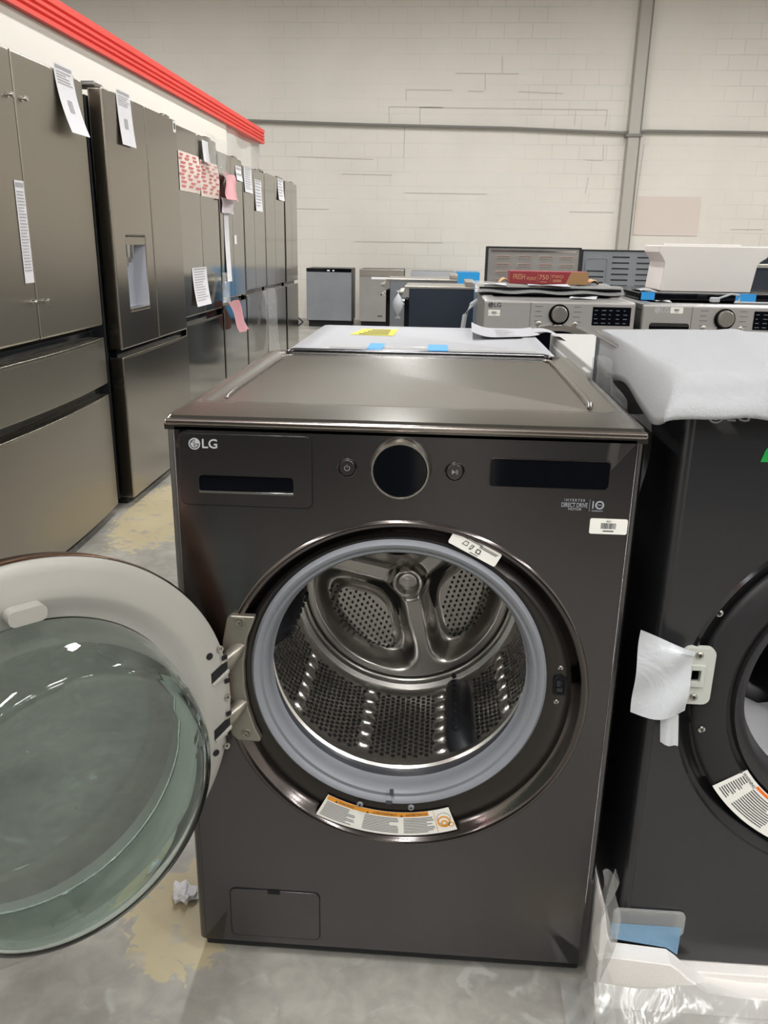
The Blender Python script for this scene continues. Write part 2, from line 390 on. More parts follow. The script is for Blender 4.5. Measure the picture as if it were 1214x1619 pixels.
# back wall conduit, downpipe
b = BM(); b.tube([(-7.4, 12.93, 3.10), (-3.1, 12.93, 3.03), (-1.2, 12.93, 2.985), (1, 12.93, 2.955), (2.7, 12.93, 2.90), (3.1, 12.93, 2.93), (8.9, 12.93, 2.9)], .022, 8)
struct(mk('trim_3', b.get(), pvcd))
b = BM(); b.box(2.80, 2.975, 12.86, 13.0, 0, 6.6); struct(mk('trim_4', b.get(), pvc, bevel=.02))
b = BM(); b.box(2.765, 3.01, 12.83, 13.0, 2.84, 2.88); b.box(2.975, 3.0, 12.9, 13.0, 0, 6.6); struct(mk('trim_5', b.get(), pvcd, bevel=.004))
b = BM(); b.box(3.05, 4.05, 12.988, 13.0, 1.42, 2.0); struct(mk('trim_6', b.get(), mat('repair_patch', (208, 196, 186), .8), smooth=0))

# open mortar cracks in the painted block wall
b = BM()
for (xa, za, xb, zb) in ((0.13, 3.723, 1.092, 3.719), (-0.621, 3.492, 0.091, 3.487), (0.334, 3.479, 0.577, 3.472), (0.583, 3.716, 0.596, 3.49), (-0.882, 3.25, -0.046, 3.247), (-0.399, 3.245, 2.473, 3.229), (-0.621, 3.492, -0.617, 3.332), (-0.882, 3.25, -0.877, 3.017), (-0.399, 3.245, -0.391, 2.993), (2.473, 3.229, 2.467, 2.998), (0.829, 3.95, 0.842, 3.726), (-0.629, 3.01, -0.637, 2.516), (1.995, 3.216, 1.993, 3.012), (2.464, 2.738, 2.474, 2.53), (2.202, 2.518, 2.476, 2.511), (1.108, 3.475, 1.783, 3.452), (-2.335, 2.518, -1.119, 2.493), (-1.624, 2.273, -0.813, 2.263), (-0.605, 2.002, 0.706, 2.0), (2.023, 1.753, 2.718, 1.753), (4.567, 1.525, 5.054, 1.533), (-2.399, 1.739, -1.83, 1.737), (-1.416, 1.247, 0.031, 1.251), (3.08, 2.753, 3.048, 1.815), (2.274, 2.271, 2.247, 2.029), ):
    if abs(xb-xa) > abs(zb-za): b.loft([[Vector((xa, 12.9955, za-.006)), Vector((xb, 12.9955, zb-.006))], [Vector((xa, 12.9955, za+.006)), Vector((xb, 12.9955, zb+.006))]], closed=False)
    else: b.loft([[Vector((xa-.005, 12.9955, za)), Vector((xb-.005, 12.9955, zb))], [Vector((xa+.005, 12.9955, za)), Vector((xb+.005, 12.9955, zb))]], closed=False)
struct(mk('trim_7', b.get(), mat('mortar_crack', (184, 179, 171), .9), smooth=0))
# added unseen dark screens behind the viewer for glossy reflections, gap for a streak
b = BM(); b.box(-3.6, -.05, -2.9, -2.8, 0, 1.9); struct(mk('reflection_screen_left', b.get(), mat('reflection_screen_dark', (58, 58, 60), .5), smooth=0))
b = BM(); b.box(.35, 4.6, -2.9, -2.8, 0, 1.9); struct(mk('reflection_screen_right', b.get(), MATS['reflection_screen_dark'], smooth=0))

# lamps: LED strip fittings hung below the ceiling
led = mat('led_diffuser', (255, 250, 240), .5, emit=LAMP_EMIT)
lamp_body = mat('lamp_body', (225, 225, 225), .5)
for i, (lx, ly) in enumerate(LAMPS):
    t = thing('strip_light', 'white strip light hung from the ceiling, seen only as reflections in steel and glass', 'lamp', (lx, ly, LAMP_Z), group='ceiling strip lights')
    b = BM(); b.box(-.16, .16, -.62, .62, .0, .07); b.cyl((0, -.5, .07), (0, -.5, ZC-LAMP_Z), .006, seg=6); b.cyl((0, .5, .07), (0, .5, ZC-LAMP_Z), .006, seg=6)
    mk('housing', b.get(), lamp_body, t, smooth=30)
    b = BM(); b.box(-.13, .13, -.58, .58, -.015, .0); mk('diffuser', b.get(), led, t, smooth=0)
    ld = bpy.data.lights.new('strip_glow', 'AREA'); ld.shape = 'RECTANGLE'; ld.size = .26; ld.size_y = 1.16; ld.energy = LAMP_W; ld.color = (.985, .99, 1.0)
    lo = bpy.data.objects.new('strip_glow', ld); COL.objects.link(lo); lo.parent = t; lo.location = (0, 0, -.02)

# ---------------------------------------------------------------- front-loading washer (the main one)
OC = (.0105, .556)      # centre of the dished ring on the front
GC = (.002, .581)       # centre of the rubber gasket
def ring_front(b, cx, cz, R0, gcx, gcz, R1, seg=96):
    b.rings([(cx, cz, -.001, R0+.001), (cx, cz, -.004, R0-.004), (cx, cz, .004, R0-.012), (cx, cz, .016, R0-.021), (cx, cz, .018, R0-.026)], seg)

W = thing('washing_machine', 'black steel front-load washing machine with its round door swung open, in the foreground', 'washing machine', (0, 0, 0))
# cabinet with rounded top edges; hollow where the drum sits
b = BM()
b.box(-.343, -.337, .02, .775, .035, .972); b.box(.337, .343, .02, .775, .035, .972)
b.box(-.343, .343, .77, .776, .035, .972); b.box(-.337, .337, .02, .77, .035, .045)
mk('cabinet', b.get(), blk_side, W, bevel=.002)
# front panel: edge-rounded sheet with a round opening
def washer_front(x0, x1, z0, z1, cx, cz, R, y, depth_round=.014, nseg=96):
    b = BM()
    # ring of points on the circle mapped to a rectangle, in several steps
    def rect_pt(a):
        dx, dz = math.cos(a), math.sin(a)
        tx = ((x1-depth_round-cx)/dx) if dx > 1e-9 else ((x0+depth_round-cx)/dx if dx < -1e-9 else 1e9)
        tz = ((z1-cz)/dz) if dz > 1e-9 else ((z0-cz)/dz if dz < -1e-9 else 1e9)
        t = min(tx, tz); return (cx+dx*t, cz+dz*t)
    import bisect
    ang = sorted(set([2*PI*i/nseg for i in range(nseg)] + [math.atan2(zz-cz, xx-cx) % (2*PI) for xx in (x0+depth_round, x1-depth_round) for zz in (z0, z1)]))
    out = [rect_pt(a) for a in ang]; inn = [(cx+R*math.cos(a), cz+R*math.sin(a)) for a in ang]
    mid = [(i[0]*.3+o[0]*.7, i[1]*.3+o[1]*.7) for i, o in zip(inn, out)]
    b.loft([[Vector((p[0], y, p[1])) for p in L] for L in (inn, mid, out)])
    # rounded vertical edges
    for sgn, xe in ((-1, x0), (1, x1)):
        cols = []
        for k in range(9):
            a = PI/2*k/8
            cols.append([Vector((xe-sgn*depth_round+sgn*depth_round*math.sin(a), y+depth_round*(1-math.cos(a)), z)) for z in (z0, z1)])
        b.loft(cols, closed=False)
    # bottom and top returns
    for zz in (z0, z1):
        b.loft([[Vector((x0+depth_round, y, zz)), Vector((x1-depth_round, y, zz))], [Vector((x0+depth_round, y+.025, zz)), Vector((x1-depth_round, y+.025, zz))]], closed=False)
    bmesh.ops.remove_doubles(b.b, verts=b.b.verts[:], dist=.0002)
    return b
mk('front_panel', washer_front(-.345, .345, .036, .9765, OC[0], OC[1], .290, 0).get(), blk_steel, W, smooth=40)
# dished lip around the opening
b = BM(); b.rings([(OC[0], OC[1], 0, .2905), (OC[0], OC[1], -.0045, .2865), (OC[0], OC[1], -.004, .283), (OC[0], OC[1], .002, .278), (OC[0], OC[1]+.0005, .011, .272), (OC[0], OC[1]+.001, .0155, .266)], 128)
mk('ring_lip', b.get(), lip_steel, W, smooth=60)
b = BM(); b.rings([(OC[0], OC[1]+.001, .0155, .2662), (.006, .562, .006, .2565), (.004, .570, .0035, .248), (.003, .577, .0045, .240), (GC[0], GC[1], .006, .2325), (GC[0], GC[1], .02, .2325)], 128)
mk('door_seat_ring', b.get(), ring_dark, W, smooth=50)
# gasket
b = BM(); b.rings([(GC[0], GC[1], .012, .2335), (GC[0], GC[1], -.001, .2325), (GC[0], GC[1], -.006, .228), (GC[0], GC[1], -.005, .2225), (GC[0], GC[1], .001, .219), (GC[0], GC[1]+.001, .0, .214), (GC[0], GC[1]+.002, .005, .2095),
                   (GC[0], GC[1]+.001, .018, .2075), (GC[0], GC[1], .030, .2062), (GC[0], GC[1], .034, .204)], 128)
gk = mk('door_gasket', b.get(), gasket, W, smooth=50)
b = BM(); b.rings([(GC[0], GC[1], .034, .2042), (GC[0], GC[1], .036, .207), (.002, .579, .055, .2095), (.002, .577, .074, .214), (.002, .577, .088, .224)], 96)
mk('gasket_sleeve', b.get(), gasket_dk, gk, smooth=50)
b = BM(); b.plate(rrect(-.012, -.001, .352, .3575, .002, 3), y=-.008, t=.006)
b.box(-.006, .0, -.009, .0, .3705, .3765); mk('drain_notch', b.get(), gasket_dk, gk, smooth=0)
b = BM()
for bx in (-.055, .03):
    b = BM(); b.rings([(bx, .3475, -.006, .0055), (bx, .3475, -.009, .0045), (bx, .3475, -.009, .002)], 14); mk('gasket_tab', b.get(), gasket, gk, smooth=40)
# tub drum
DC = (.002, .580)
dr_ = BM()
R = .226; yb = .085; ye = .365
prof = [(yb-.004, R-.012), (yb-.008, R-.008), (yb-.004, R), (yb+.012, R+.004), (yb+.02, R+.001)]
N = 160
rings_ = [(DC[0], DC[1], y, r) for y, r in prof]
for k in range(13): rings_.append((DC[0], DC[1], yb+.03+(ye-.02-yb-.03)*k/12, R+.001))
rings_ += [(DC[0], DC[1], ye-.012, R-.004), (DC[0], DC[1], ye-.004, R-.002), (DC[0], DC[1], ye, R-.01)]
dr_.rings(rings_, N)
# perforations (dark holes) and raised beads
dr_.mi = 1
def disc_on_wall(bw, a, y, rh, rr, inward=.0012, el=1.):
    nrm = Vector((-math.cos(a), 0, -math.sin(a))); tan = Vector((-math.sin(a), 0, math.cos(a)))
    c = Vector((DC[0]+rr*math.cos(a), y, DC[1]+rr*math.sin(a)))+nrm*inward
    bw.face([bw.b.verts.new(c+tan*rh*el*math.cos(2*PI*k/8)+Vector((0, 1, 0))*rh*math.sin(2*PI*k/8)) for k in range(8)])
lift_a = [math.radians(-61), math.radians(59), math.radians(179)]
for i in range(140):
    a = 2*PI*i/140
    if min(abs(((a-l+PI) % (2*PI))-PI) for l in lift_a) < .16: continue
    if (i % 14) in (0, 1): continue
    for j in range(18):
        y = yb+.042+.0135*j+(.0067 if i % 2 else 0)
        if y > ye-.03: continue
        disc_on_wall(dr_, a, y, .0033, R+.001, .0012, 1.2)
dr_.mi = 0
for i in range(10):
    a = 2*PI*(i*14+.5)/140
    if min(abs(((a-l+PI) % (2*PI))-PI) for l in lift_a) < .1: continue
    for j in range(6):
        y = yb+.055+.038*j+(.012 if i % 2 else 0)
        nrm = Vector((-math.cos(a), 0, -math.sin(a))); tan = Vector((-math.sin(a), 0, math.cos(a)))
        c = Vector((DC[0]+(R+.001)*math.cos(a), y, DC[1]+(R+.001)*math.sin(a)))
        prev = None; RR = []
        for k in range(5):
            f_ = k/4; rad = .0175*math.cos(f_*PI/2); hh = .0075*math.sin(f_*PI/2)
            RR.append([c+nrm*hh+tan*rad*math.cos(2*PI*q/14)+Vector((0, 1, 0))*rad*math.sin(2*PI*q/14) for q in range(14)])
        dr_.loft(RR[:-1], cap1=True)
drum = mk('drum', dr_.get(), [ss_drum, blk_matte], W, smooth=45)
# drum back: relief of three large pads, three spokes and a hub
def back_h(x, z):
    r = math.hypot(x, z); a = math.atan2(z, x)
    hgt = .0
    # dish going deeper toward the middle
    base = ye+.002+.045*max(0, 1-(r/.222))**.6*.9
    k = lambda e0, e1, v: (lambda t: t*t*(3-2*t))(max(0, min(1, (v-e0)/(e1-e0))))
    def smin(p, q, w_=.035):
        h_ = max(w_-abs(p-q), 0)/w_; return min(p, q)-h_*h_*w_*.25
    sp_ = [math.radians(v) for v in (-76, 44, 164)]
    dd = sorted(abs(((a-l+PI) % (2*PI))-PI) for l in sp_)
    d1 = r*math.sin(min(dd[0], PI/2)); d2 = r*math.sin(min(dd[1], PI/2))
    q = smin(smin(d1, d2), .206-r, .05)
    pad = k(.012, .040, q)
    plate_ = k(.040, .052, q)
    hub = (1-k(.03, .036, r)); hub2 = (1-k(.018, .024, r)); groove = k(.032, .036, r)*(1-k(.038, .044, r))
    rim = k(.204, .210, r)*(1-k(.212, .218, r))
    return base+.034*pad-.020*plate_-.016*hub+.01*hub2+.004*groove+.006*rim
b = BM(); NR, NA = 62, 180; g_ = []
for i in range(NR+1):
    r = .0015+(.2185-.0015)*i/NR
    row = []
    for j in range(NA):
        a = 2*PI*j/NA; x, z = r*math.cos(a), r*math.sin(a)
        row.append(Vector((DC[0]+x, back_h(x, z), DC[1]+z)))
    g_.append(row)
b.loft(g_, True, True, False); b.mi = 1
for lo_ in (-16, 104, 224):                       # middle of each pad
    c, s_ = math.cos(math.radians(lo_)), math.sin(math.radians(lo_))
    for u in range(-9, 10):
        for v in range(0, 14):
            tx = u*.0115+(0.00575 if v % 2 else 0); rx = .045+v*.0105
            r = math.hypot(tx, rx)
            if not (.082 < r < .170) or abs(tx) > .095: continue
            x, z = c*rx-s_*tx, s_*rx+c*tx
            a = math.atan2(z, x)
            d = min(abs(((a-l+PI) % (2*PI))-PI) for l in [math.radians(q) for q in (-76, 44, 164)])
            if r*math.sin(min(d, PI/2)) < .054: continue
            y = back_h(x, z)-.0022
            b.face([b.b.verts.new((DC[0]+x+.0027*math.cos(2*PI*k/8), y, DC[1]+z+.0027*math.sin(2*PI*k/8))) for k in range(8)])
mk('drum_back', b.get(), [ss_back, blk_matte], drum, smooth=60)
for l in lift_a:
    b = BM(); nrm = Vector((-math.cos(l), 0, -math.sin(l))); tan = Vector((-math.sin(l), 0, math.cos(l)))
    c = Vector((DC[0]+(R+.002)*math.cos(l), 0, DC[1]+(R+.002)*math.sin(l)))
    RR = []
    for k in range(9):
        t_ = k/8; y = yb+.03+(ye-yb-.05)*t_; hh = .034*(1-(2*t_-1)**6)**.5 if k not in (0, 8) else 0.0; ww = .026
        row = []
        for q in range(9):
            s_ = q/8*PI; row.append(c+Vector((0, y, 0))+tan*ww*math.cos(s_)*(1-.35*math.sin(s_))+nrm*hh*math.sin(s_)**.7)
        RR.append(row)
    b.loft(RR, closed=False)
    for k in range(8):
        b.cyl(c+Vector((0, yb+.055+.026*k, 0))+nrm*.030+tan*.006, c+Vector((0, yb+.055+.026*k, 0))+nrm*.036+tan*.006, .005, seg=10)
    mk('drum_lifter', b.get(), blk_rub, drum, smooth=50)
# tub behind the drum so that the inside stays dark
b = BM(); b.rings([(DC[0], DC[1], .09, .222), (DC[0], DC[1], .09, .25), (DC[0], DC[1], .43, .25)], 64, cap1=True); mk('tub', b.get(), blk_matte, W, smooth=50)
# top: slab, front trim and recessed centre
b = BM()
b.box(-.3460, .3460, .0, .785, .972, .987)
def lid_ring(x0, x1, y0, y1, z, r, n=6): return [Vector((p[0], p[1], z)) for p in rrect(x0, x1, y0, y1, r, n)]
b.loft([lid_ring(-.3460, .3460, .004, .785, .987, .01), lid_ring(-.343, .343, .010, .780, .9915, .01), lid_ring(-.332, .332, .10, .772, .9945, .016), lid_ring(-.322, .322, .112, .762, .9945, .018), lid_ring(-.313, .313, .120, .752, .9905, .016),
        lid_ring(-.304, .304, .128, .744, .989, .014)], True, False, True)
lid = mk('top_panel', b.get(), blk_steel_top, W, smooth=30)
b = BM(); b.box(-.346, .346, -.0035, .006, .9785, .9885); mk('top_front_trim', b.get(), mat('trim_bronze', (176, 166, 158), .2, 1.), lid, bevel=.004, seg=3)
# raised beads at the sides and rear of the top
b = BM(); b.tube([(.292, .170, .9875), (.2945, .185, .9905), (.2965, .25, .991), (.296, .6, .991), (.294, .70, .990), (.284, .722, .9885)], .0055, 10); mk('top_bead', b.get(), blk_steel_top, lid, smooth=60)
b = BM(); b.tube([(-.296, .170, .9870), (-.298, .185, .9895), (-.300, .25, .990), (-.299, .6, .990), (-.296, .70, .989), (-.286, .722, .9875)], .004, 10); mk('top_bead', b.get(), blk_steel_top, lid, smooth=60)
b = BM(); b.tube([(-.30, .752, .9905), (-.296, .760, .993), (-.285, .765, .995), (.285, .765, .995), (.296, .760, .993), (.30, .752, .9905)], .0055, 10); mk('rear_lip', b.get(), mat('lip_dark', (95, 95, 97), .15, 1.), lid, smooth=60)
# detergent drawer front with slot
b = BM(); b.plate(rrect(-.3262, -.1288, .8582, .9698, .010), [rrect(-.3248, -.1302, .8598, .9684, .009)], y=-.0009, t=.002)
mk('drawer_gap', b.get(), blk_matte, W, smooth=0)
b = BM(); b.plate(rrect(-.3245, -.1305, .8600, .9680, .009), [rrect(-.298, -.1575, .8800, .9055, .006)], y=-.0035, t=.0035)
dw = mk('detergent_drawer', b.get(), blk_steel, W, bevel=.0022, seg=3)
b = BM(); b.plate(rrect(-.298, -.1575, .8800, .9055, .006), y=-.0006, t=.0004); mk('handle_slot', b.get(), blk_gloss, dw, smooth=0)
b = BM(); b.plate(rrect(-.299, -.1565, .8788, .8822, .0016, 3), y=-.0052, t=.003); mk('slot_lip', b.get(), chrome, dw, bevel=.0006)
logo('logo', -.3015, -.0035, .9525, .0085, dw)
# power and start buttons, dial
def button(x, z, r, kind):
    b = BM(); b.rings([(x, z, 0, r+.0015), (x, z, -.0022, r+.001), (x, z, -.0026, r-.0002), (x, z, -.0012, r-.0008)], 40)
    rg = mk('button', b.get(), lip_steel, W, smooth=40)
    b = BM(); b.rings([(x, z, -.001, r-.001), (x, z, -.0018, r-.0022), (x, z, -.0018, .0003)], 40); mk('button_cap', b.get(), blk_steel, rg, smooth=30)
    b = BM(); yy = -.0022
    if kind == 'power':
        o_ = [(x+.0042*math.cos(math.radians(q)), z+.0042*math.sin(math.radians(q))) for q in range(125, 416, 15)]
        i_ = [(x+.0034*math.cos(math.radians(q)), z+.0034*math.sin(math.radians(q))) for q in range(410, 124, -15)]
        b.plate(o_+i_, y=yy, t=.0004); b.plate([(x-.0004, z+.001), (x+.0004, z+.001), (x+.0004, z+.0052), (x-.0004, z+.0052)], y=yy, t=.0004)
    else:
        b.plate([(x-.004, z-.0034), (x+.0015, z), (x-.004, z+.0034)], y=yy, t=.0004)
        for q in (.0025, .0042): b.plate([(x+q-.0004, z-.0034), (x+q+.0004, z-.0034), (x+q+.0004, z+.0034), (x+q-.0004, z+.0034)], y=yy, t=.0004)
    mk('button_icon', b.get(), mat('icon_grey', (130, 130, 130), .5), rg, smooth=0)
button(-.0785, .923, .0132, 'power'); button(.0775, .9225, .0132, 'start')
b = BM(); b.rings([(-.0005, .9255, .0, .0455), (-.0005, .9255, -.006, .0455), (-.0005, .9255, -.018, .0425), (-.0005, .9255, -.0205, .0410), (-.0005, .9255, -.0205, .0390), (-.0005, .9255, -.0185, .0380)], 96)
kn = mk('dial', b.get(), satin, W, smooth=35)
b = BM(); b.rings([(-.0005, .9255, -.0180, .0385), (-.0005, .9255, -.0195, .0375), (-.0005, .9255, -.0195, .0004)], 96); mk('dial_display', b.get(), blk_gloss, kn, smooth=30)
# display
b = BM(); b.plate(rrect(.1265, .2985, .9020, .9455, .006), [rrect(.128, .297, .9036, .9440, .005)], y=-.0018, t=.002)
ds = mk('display_frame', b.get(), lip_steel, W, bevel=.0004)
b = BM(); b.plate(rrect(.128, .297, .9036, .9440, .005), y=-.0008, t=.001); mk('display_window', b.get(), blk_gloss, ds, smooth=0)
# printed badge
b = BM(); silver_print = mat('silver_print', (170, 175, 182), .4, .3)
text_bm(b, 'I N V E R T E R', .0058, frontM(.2520, -.0004, .8860), .0002, squash=.8)
text_bm(b, 'DIRECT DRIVE', .0098, frontM(.2520, -.0004, .8785), .0002, squash=.60)
text_bm(b, 'MOTOR', .0052, frontM(.2530, -.0004, .8725), .0002)
b.box(.2735, .2739, -.0006, -.0002, .8700, .8880)
text_bm(b, '1', .0165, frontM(.2785, -.0004, .8795), .0003)
b.plate(circ(.2880, .8800, .0064, 28), [circ(.2880, .8800, .0042, 28)], y=-.0006, t=.0003)
text_bm(b, 'YEAR', .0030, frontM(.2880, -.0004, .8800), .0002)
text_bm(b, 'WARRANTY', .0030, frontM(.2852, -.0004, .8710), .0002)
mk('badge', b.get(), silver_print, W, smooth=0)
barcode_sticker(.2765, .3305, .8365, .8600, -.0005, W)
# small information sticker on the door seat, upper right
T = Matrix.Translation((.1125, 0, .8065)) @ Matrix.Rotation(math.radians(27.5), 4, 'Y')
b = BM(); b.plate(rrect(-.040, .040, -.0115, .0115, .003), y=-.0015, t=.0008, T=T)
b.mi = 1
stripes(b, -.037, .010, .0070, .0105, 2, T @ Matrix.Translation((0, -.0014, 0)), 3)
stripes(b, .005, .037, .0035, .0080, 2, T @ Matrix.Translation((0, -.0014, 0)), 4)
b.plate(rrect(.003, .0105, -.006, .0015, .0015, 3), [rrect(.0045, .009, -.0045, 0, .001, 3)], y=-.0019, t=.0003, T=T)
b.plate([(-.021, -.003), (-.012, -.003), (-.012, .004), (-.018, .004)], [[(-.0195, -.002), (-.013, -.002), (-.013, .003), (-.0175, .003)]], y=-.0019, t=.0003, T=T)
b.plate([(-.008, -.006), (-.004, -.004), (-.002, .003), (-.007, .003)], [[(-.007, -.004), (-.005, -.003), (-.004, .002), (-.006, .002)]], y=-.0019, t=.0003, T=T)
stripes(b, -.004, .010, -.0098, -.0078, 1, T @ Matrix.Translation((0, -.0014, 0)), 4)
mk('information_sticker', b.get(), [paper_w, ink], W, smooth=0)
# curved warning sticker on the lower ring
def arc_sticker(name, cx, cz, R0, R1, a0, a1, yfun, parent, cols, headmats=None, heads=(), flip=False):
    """sticker between radii R0(inner)..R1(outer) and angles a0..a1 (deg, left to right along the bottom)"""
    b = BM(); n = 28
    def P(u, v, off=0):     # u along, v 0 at the inner edge .. 1 at the outer edge
        a = math.radians(a0+(a1-a0)*u); r = R0+(R1-R0)*v
        return Vector((cx+r*math.cos(a), yfun(r)-.0012-off, cz+r*math.sin(a)))
    b.loft([[P(i/n, v) for i in range(n+1)] for v in [k/6 for k in range(7)]], closed=False)
    def patch(u0, u1, v0, v1, mi, off=.0003):
        b.mi = mi; k = max(2, int((u1-u0)*n)+1)
        b.loft([[P(u0+(u1-u0)*i/k, v, off) for i in range(k+1)] for v in (v0, v1)], closed=False)
    rd = random.Random(11)
    for (u0, u1) in cols[0]:
        for i in range(cols[1]):
            v = cols[2]+(cols[3]-cols[2])*i/cols[1]
            patch(u0, u1-(u1-u0)*rd.choice([0, .03, .08, .25]), v, v+(cols[3]-cols[2])/cols[1]*.42, 2, .0003)
    for (u0, u1, v0, v1, mi) in (headmats or []): patch(u0, u1, v0, v1, mi, .0002)
    b.mi = 2
    for (txt, u, v, sz) in heads:
        p = P(u, v, .0006); a = math.radians(a0+(a1-a0)*u); ang = a+PI/2
        text_bm(b, txt, sz, Matrix.Translation(p) @ Matrix.Rotation(PI/2, 4, 'X') @ Matrix.Rotation(ang, 4, 'Z'), .0001)
        # warning triangle before the word
        w_ = sz*.36*len(txt)+sz*.55; q = Matrix.Translation(p) @ Matrix.Rotation(PI/2, 4, 'X') @ Matrix.Rotation(ang, 4, 'Z')
        vs = [b.b.verts.new(q @ Vector(c)) for c in ((-w_-sz*.45, -sz*.4, 0), (-w_+sz*.45, -sz*.4, 0), (-w_, sz*.42, 0))]; b.face(vs)
    return b, P
yflat = lambda r: -.0005
b, P = arc_sticker('w', .004, .575, .2445, .2905, 242.5, 291.0, lambda r: .002, W, ([(.02, .27), (.33, .59), (.63, .86)], 10, .26, .93), [(.01, .30, .01, .20, 1), (.30, .60, .01, .20, 1), (.60, .83, .01, .20, 1), (.868, .872, .03, .95, 1)],
        [('WARNING', .17, .115, .0056), ('AVERTISSEMENT', .485, .115, .0056), ('ADVERTENCIA', .735, .115, .0056)])
b.mi = 1
for (u, v, r0, r1) in ((.93, .55, .011, .0085), (.93, .62, .006, .0035), (.975, .72, .005, .0035)):
    p = P(u, v, .0006); b.plate(circ(p.x, p.z, r0, 20), [circ(p.x, p.z, r1, 20)], y=p.y, t=.0002)
b.mi = 3
p = P(.935, .42, .0005); b.plate(circ(p.x, p.z, .012, 20), [circ(p.x, p.z, .0108, 20)], y=p.y, t=.0002)
mk('warning_sticker', b.get(), [paper_w, orange, ink, ink_lt], W, smooth=0)
# door latch catch on the right
b = BM(); b.plate(rrect(.2445, .2665, .5675, .5990, .005), [rrect(.2485, .2615, .5715, .5950, .003)], y=-.002, t=.006)
lt = mk('door_latch', b.get(), blk_gloss, W, bevel=.001)
b = BM(); b.plate(rrect(.2480, .2620, .5710, .5955, .003), y=.0035, t=.001); b.box(.2495, .2555, -.0025, .004, .583, .593); b.box(.250, .2605, -.001, .004, .5725, .5795); mk('latch_hook', b.get(), blk_rub, lt, bevel=.0008)
def screw(name, x, y, z, r, parent, m=None, socket=True):
    b = BM(); b.rings([(x, z, y, r), (x, z, y-r*.35, r*.95), (x, z, y-r*.55, r*.6), (x, z, y-r*.5, r*.4)], 20, cap1=True); b.mi = 1
    b.box(x-r*.5, x+r*.5, y-r*.62, y-r*.5, z-r*.09, z+r*.09); b.box(x-r*.09, x+r*.09, y-r*.62, y-r*.5, z-r*.5, z+r*.5)
    return mk(name, b.get(), [m or chrome, blk_matte], parent, smooth=40)
screw('screw', .2545, .0045, .6125, .0042, W); screw('screw', .2525, .0045, .5530, .0042, W)
# pump filter cover
b = BM(); b.plate(rrect(-.2845, -.1240, .0495, .1545, .011), [rrect(-.2830, -.1255, .0510, .1530, .010)], y=-.0006, t=.001); mk('cover_gap', b.get(), blk_matte, W, smooth=0)
b = BM(); b.plate(rrect(-.2828, -.1257, .0512, .1528, .010), [], y=-.0016, t=.0016); fc = mk('filter_cover', b.get(), blk_steel, W, bevel=.0008)
b = BM(); b.plate(rrect(-.2165, -.1945, .1460, .1535, .002, 3), y=-.0022, t=.001); mk('cover_notch', b.get(), blk_gloss, fc, smooth=0)
# plinth, feet
b = BM(); b.box(-.335, .335, .012, .76, .012, .036); mk('plinth', b.get(), blk_matte, W, bevel=.003)
for fx in (-.3, .3):
    for fy in (.06, .7):
        b = BM(); b.cyl((fx, fy, 0), (fx, fy, .014), .025); mk('foot', b.get(), blk_rub, W)
# hinge bracket on the cabinet
A = [(-.2585, .684), (-.2200, .6835), (-.2205, .678), (-.2335, .645), (-.2400, .600), (-.2400, .560), (-.2350, .520), (-.2255, .485), (-.2165, .4655), (-.2190, .4605), (-.2560, .4620), (-.2650, .470), (-.2710, .500), (-.2755, .540), (-.2755, .600), (-.2720, .640), (-.2640, .678)]
b = BM(); b.plate(A, y=-.012, t=.014)
hb = mk('hinge_bracket', b.get(), bracketm, W, bevel=.003, seg=3)
for hx, hz in ((-.2440, .6735), (-.2400, .4755)): 
    b = BM(); b.rings([(hx, hz, -.012, .0085), (hx, hz, -.0135, .008), (hx, hz, -.0135, .0062), (hx, hz, -.0125, .006)], 28); b.rings([(hx, hz, -.0125, .0052), (hx, hz, -.017, .005), (hx, hz, -.0165, .0015)], 6)
    mk('bolt', b.get(), bracketm, hb, smooth=30)

# the open door, in its own plane: a along the face away from the hinge, b up, c out of the inner face
TH = 2.327
dvec = Vector((math.cos(TH), -math.sin(TH), 0)); nvec = Vector((math.sin(TH), math.cos(TH), 0))
DCEN = Vector((-.4605, -.2426, .5545))
DM = Matrix(((dvec.x, nvec.x, 0, DCEN.x), (dvec.y, nvec.y, 0, DCEN.y), (0, 0, 1, DCEN.z), (0, 0, 0, 1)))   # columns: a, c, b(up)
b = BM()
b.rings([(0, 0, -.052, .276), (0, 0, -.045, .290), (0, 0, -.012, .2965), (0, 0, -.003, .2955), (0, 0, .001, .291), (0, 0, .0035, .280), (0, 0, .0065, .262), (0, 0, .0085, .250), (0, 0, .0075, .243), (0, 0, .002, .232), (0, 0, -.001, .222), (0, 0, -.002, .2165), (0, 0, -.012, .214), (0, 0, -.03, .214)], 160, T=DM)
door = mk('door', b.get(), beige, W, smooth=35)
b = BM(); b.rings([(0, 0, -.052, .2765), (0, 0, -.040, .2935), (0, 0, -.012, .2985), (0, 0, -.008, .2975)], 128, T=DM); mk('door_rim', b.get(), mat('rim_reflection', (150, 112, 88), .2, 1.), door, smooth=50)  # orange-brown reflection along the rim, put into the metal colour
b = BM(); b.rings([(0, 0, -.050, .2770), (0, 0, -.058, .25), (0, 0, -.064, .14), (0, 0, -.066, .001)], 96, T=DM); mk('outer_glass', b.get(), tint_glass, door, smooth=60)
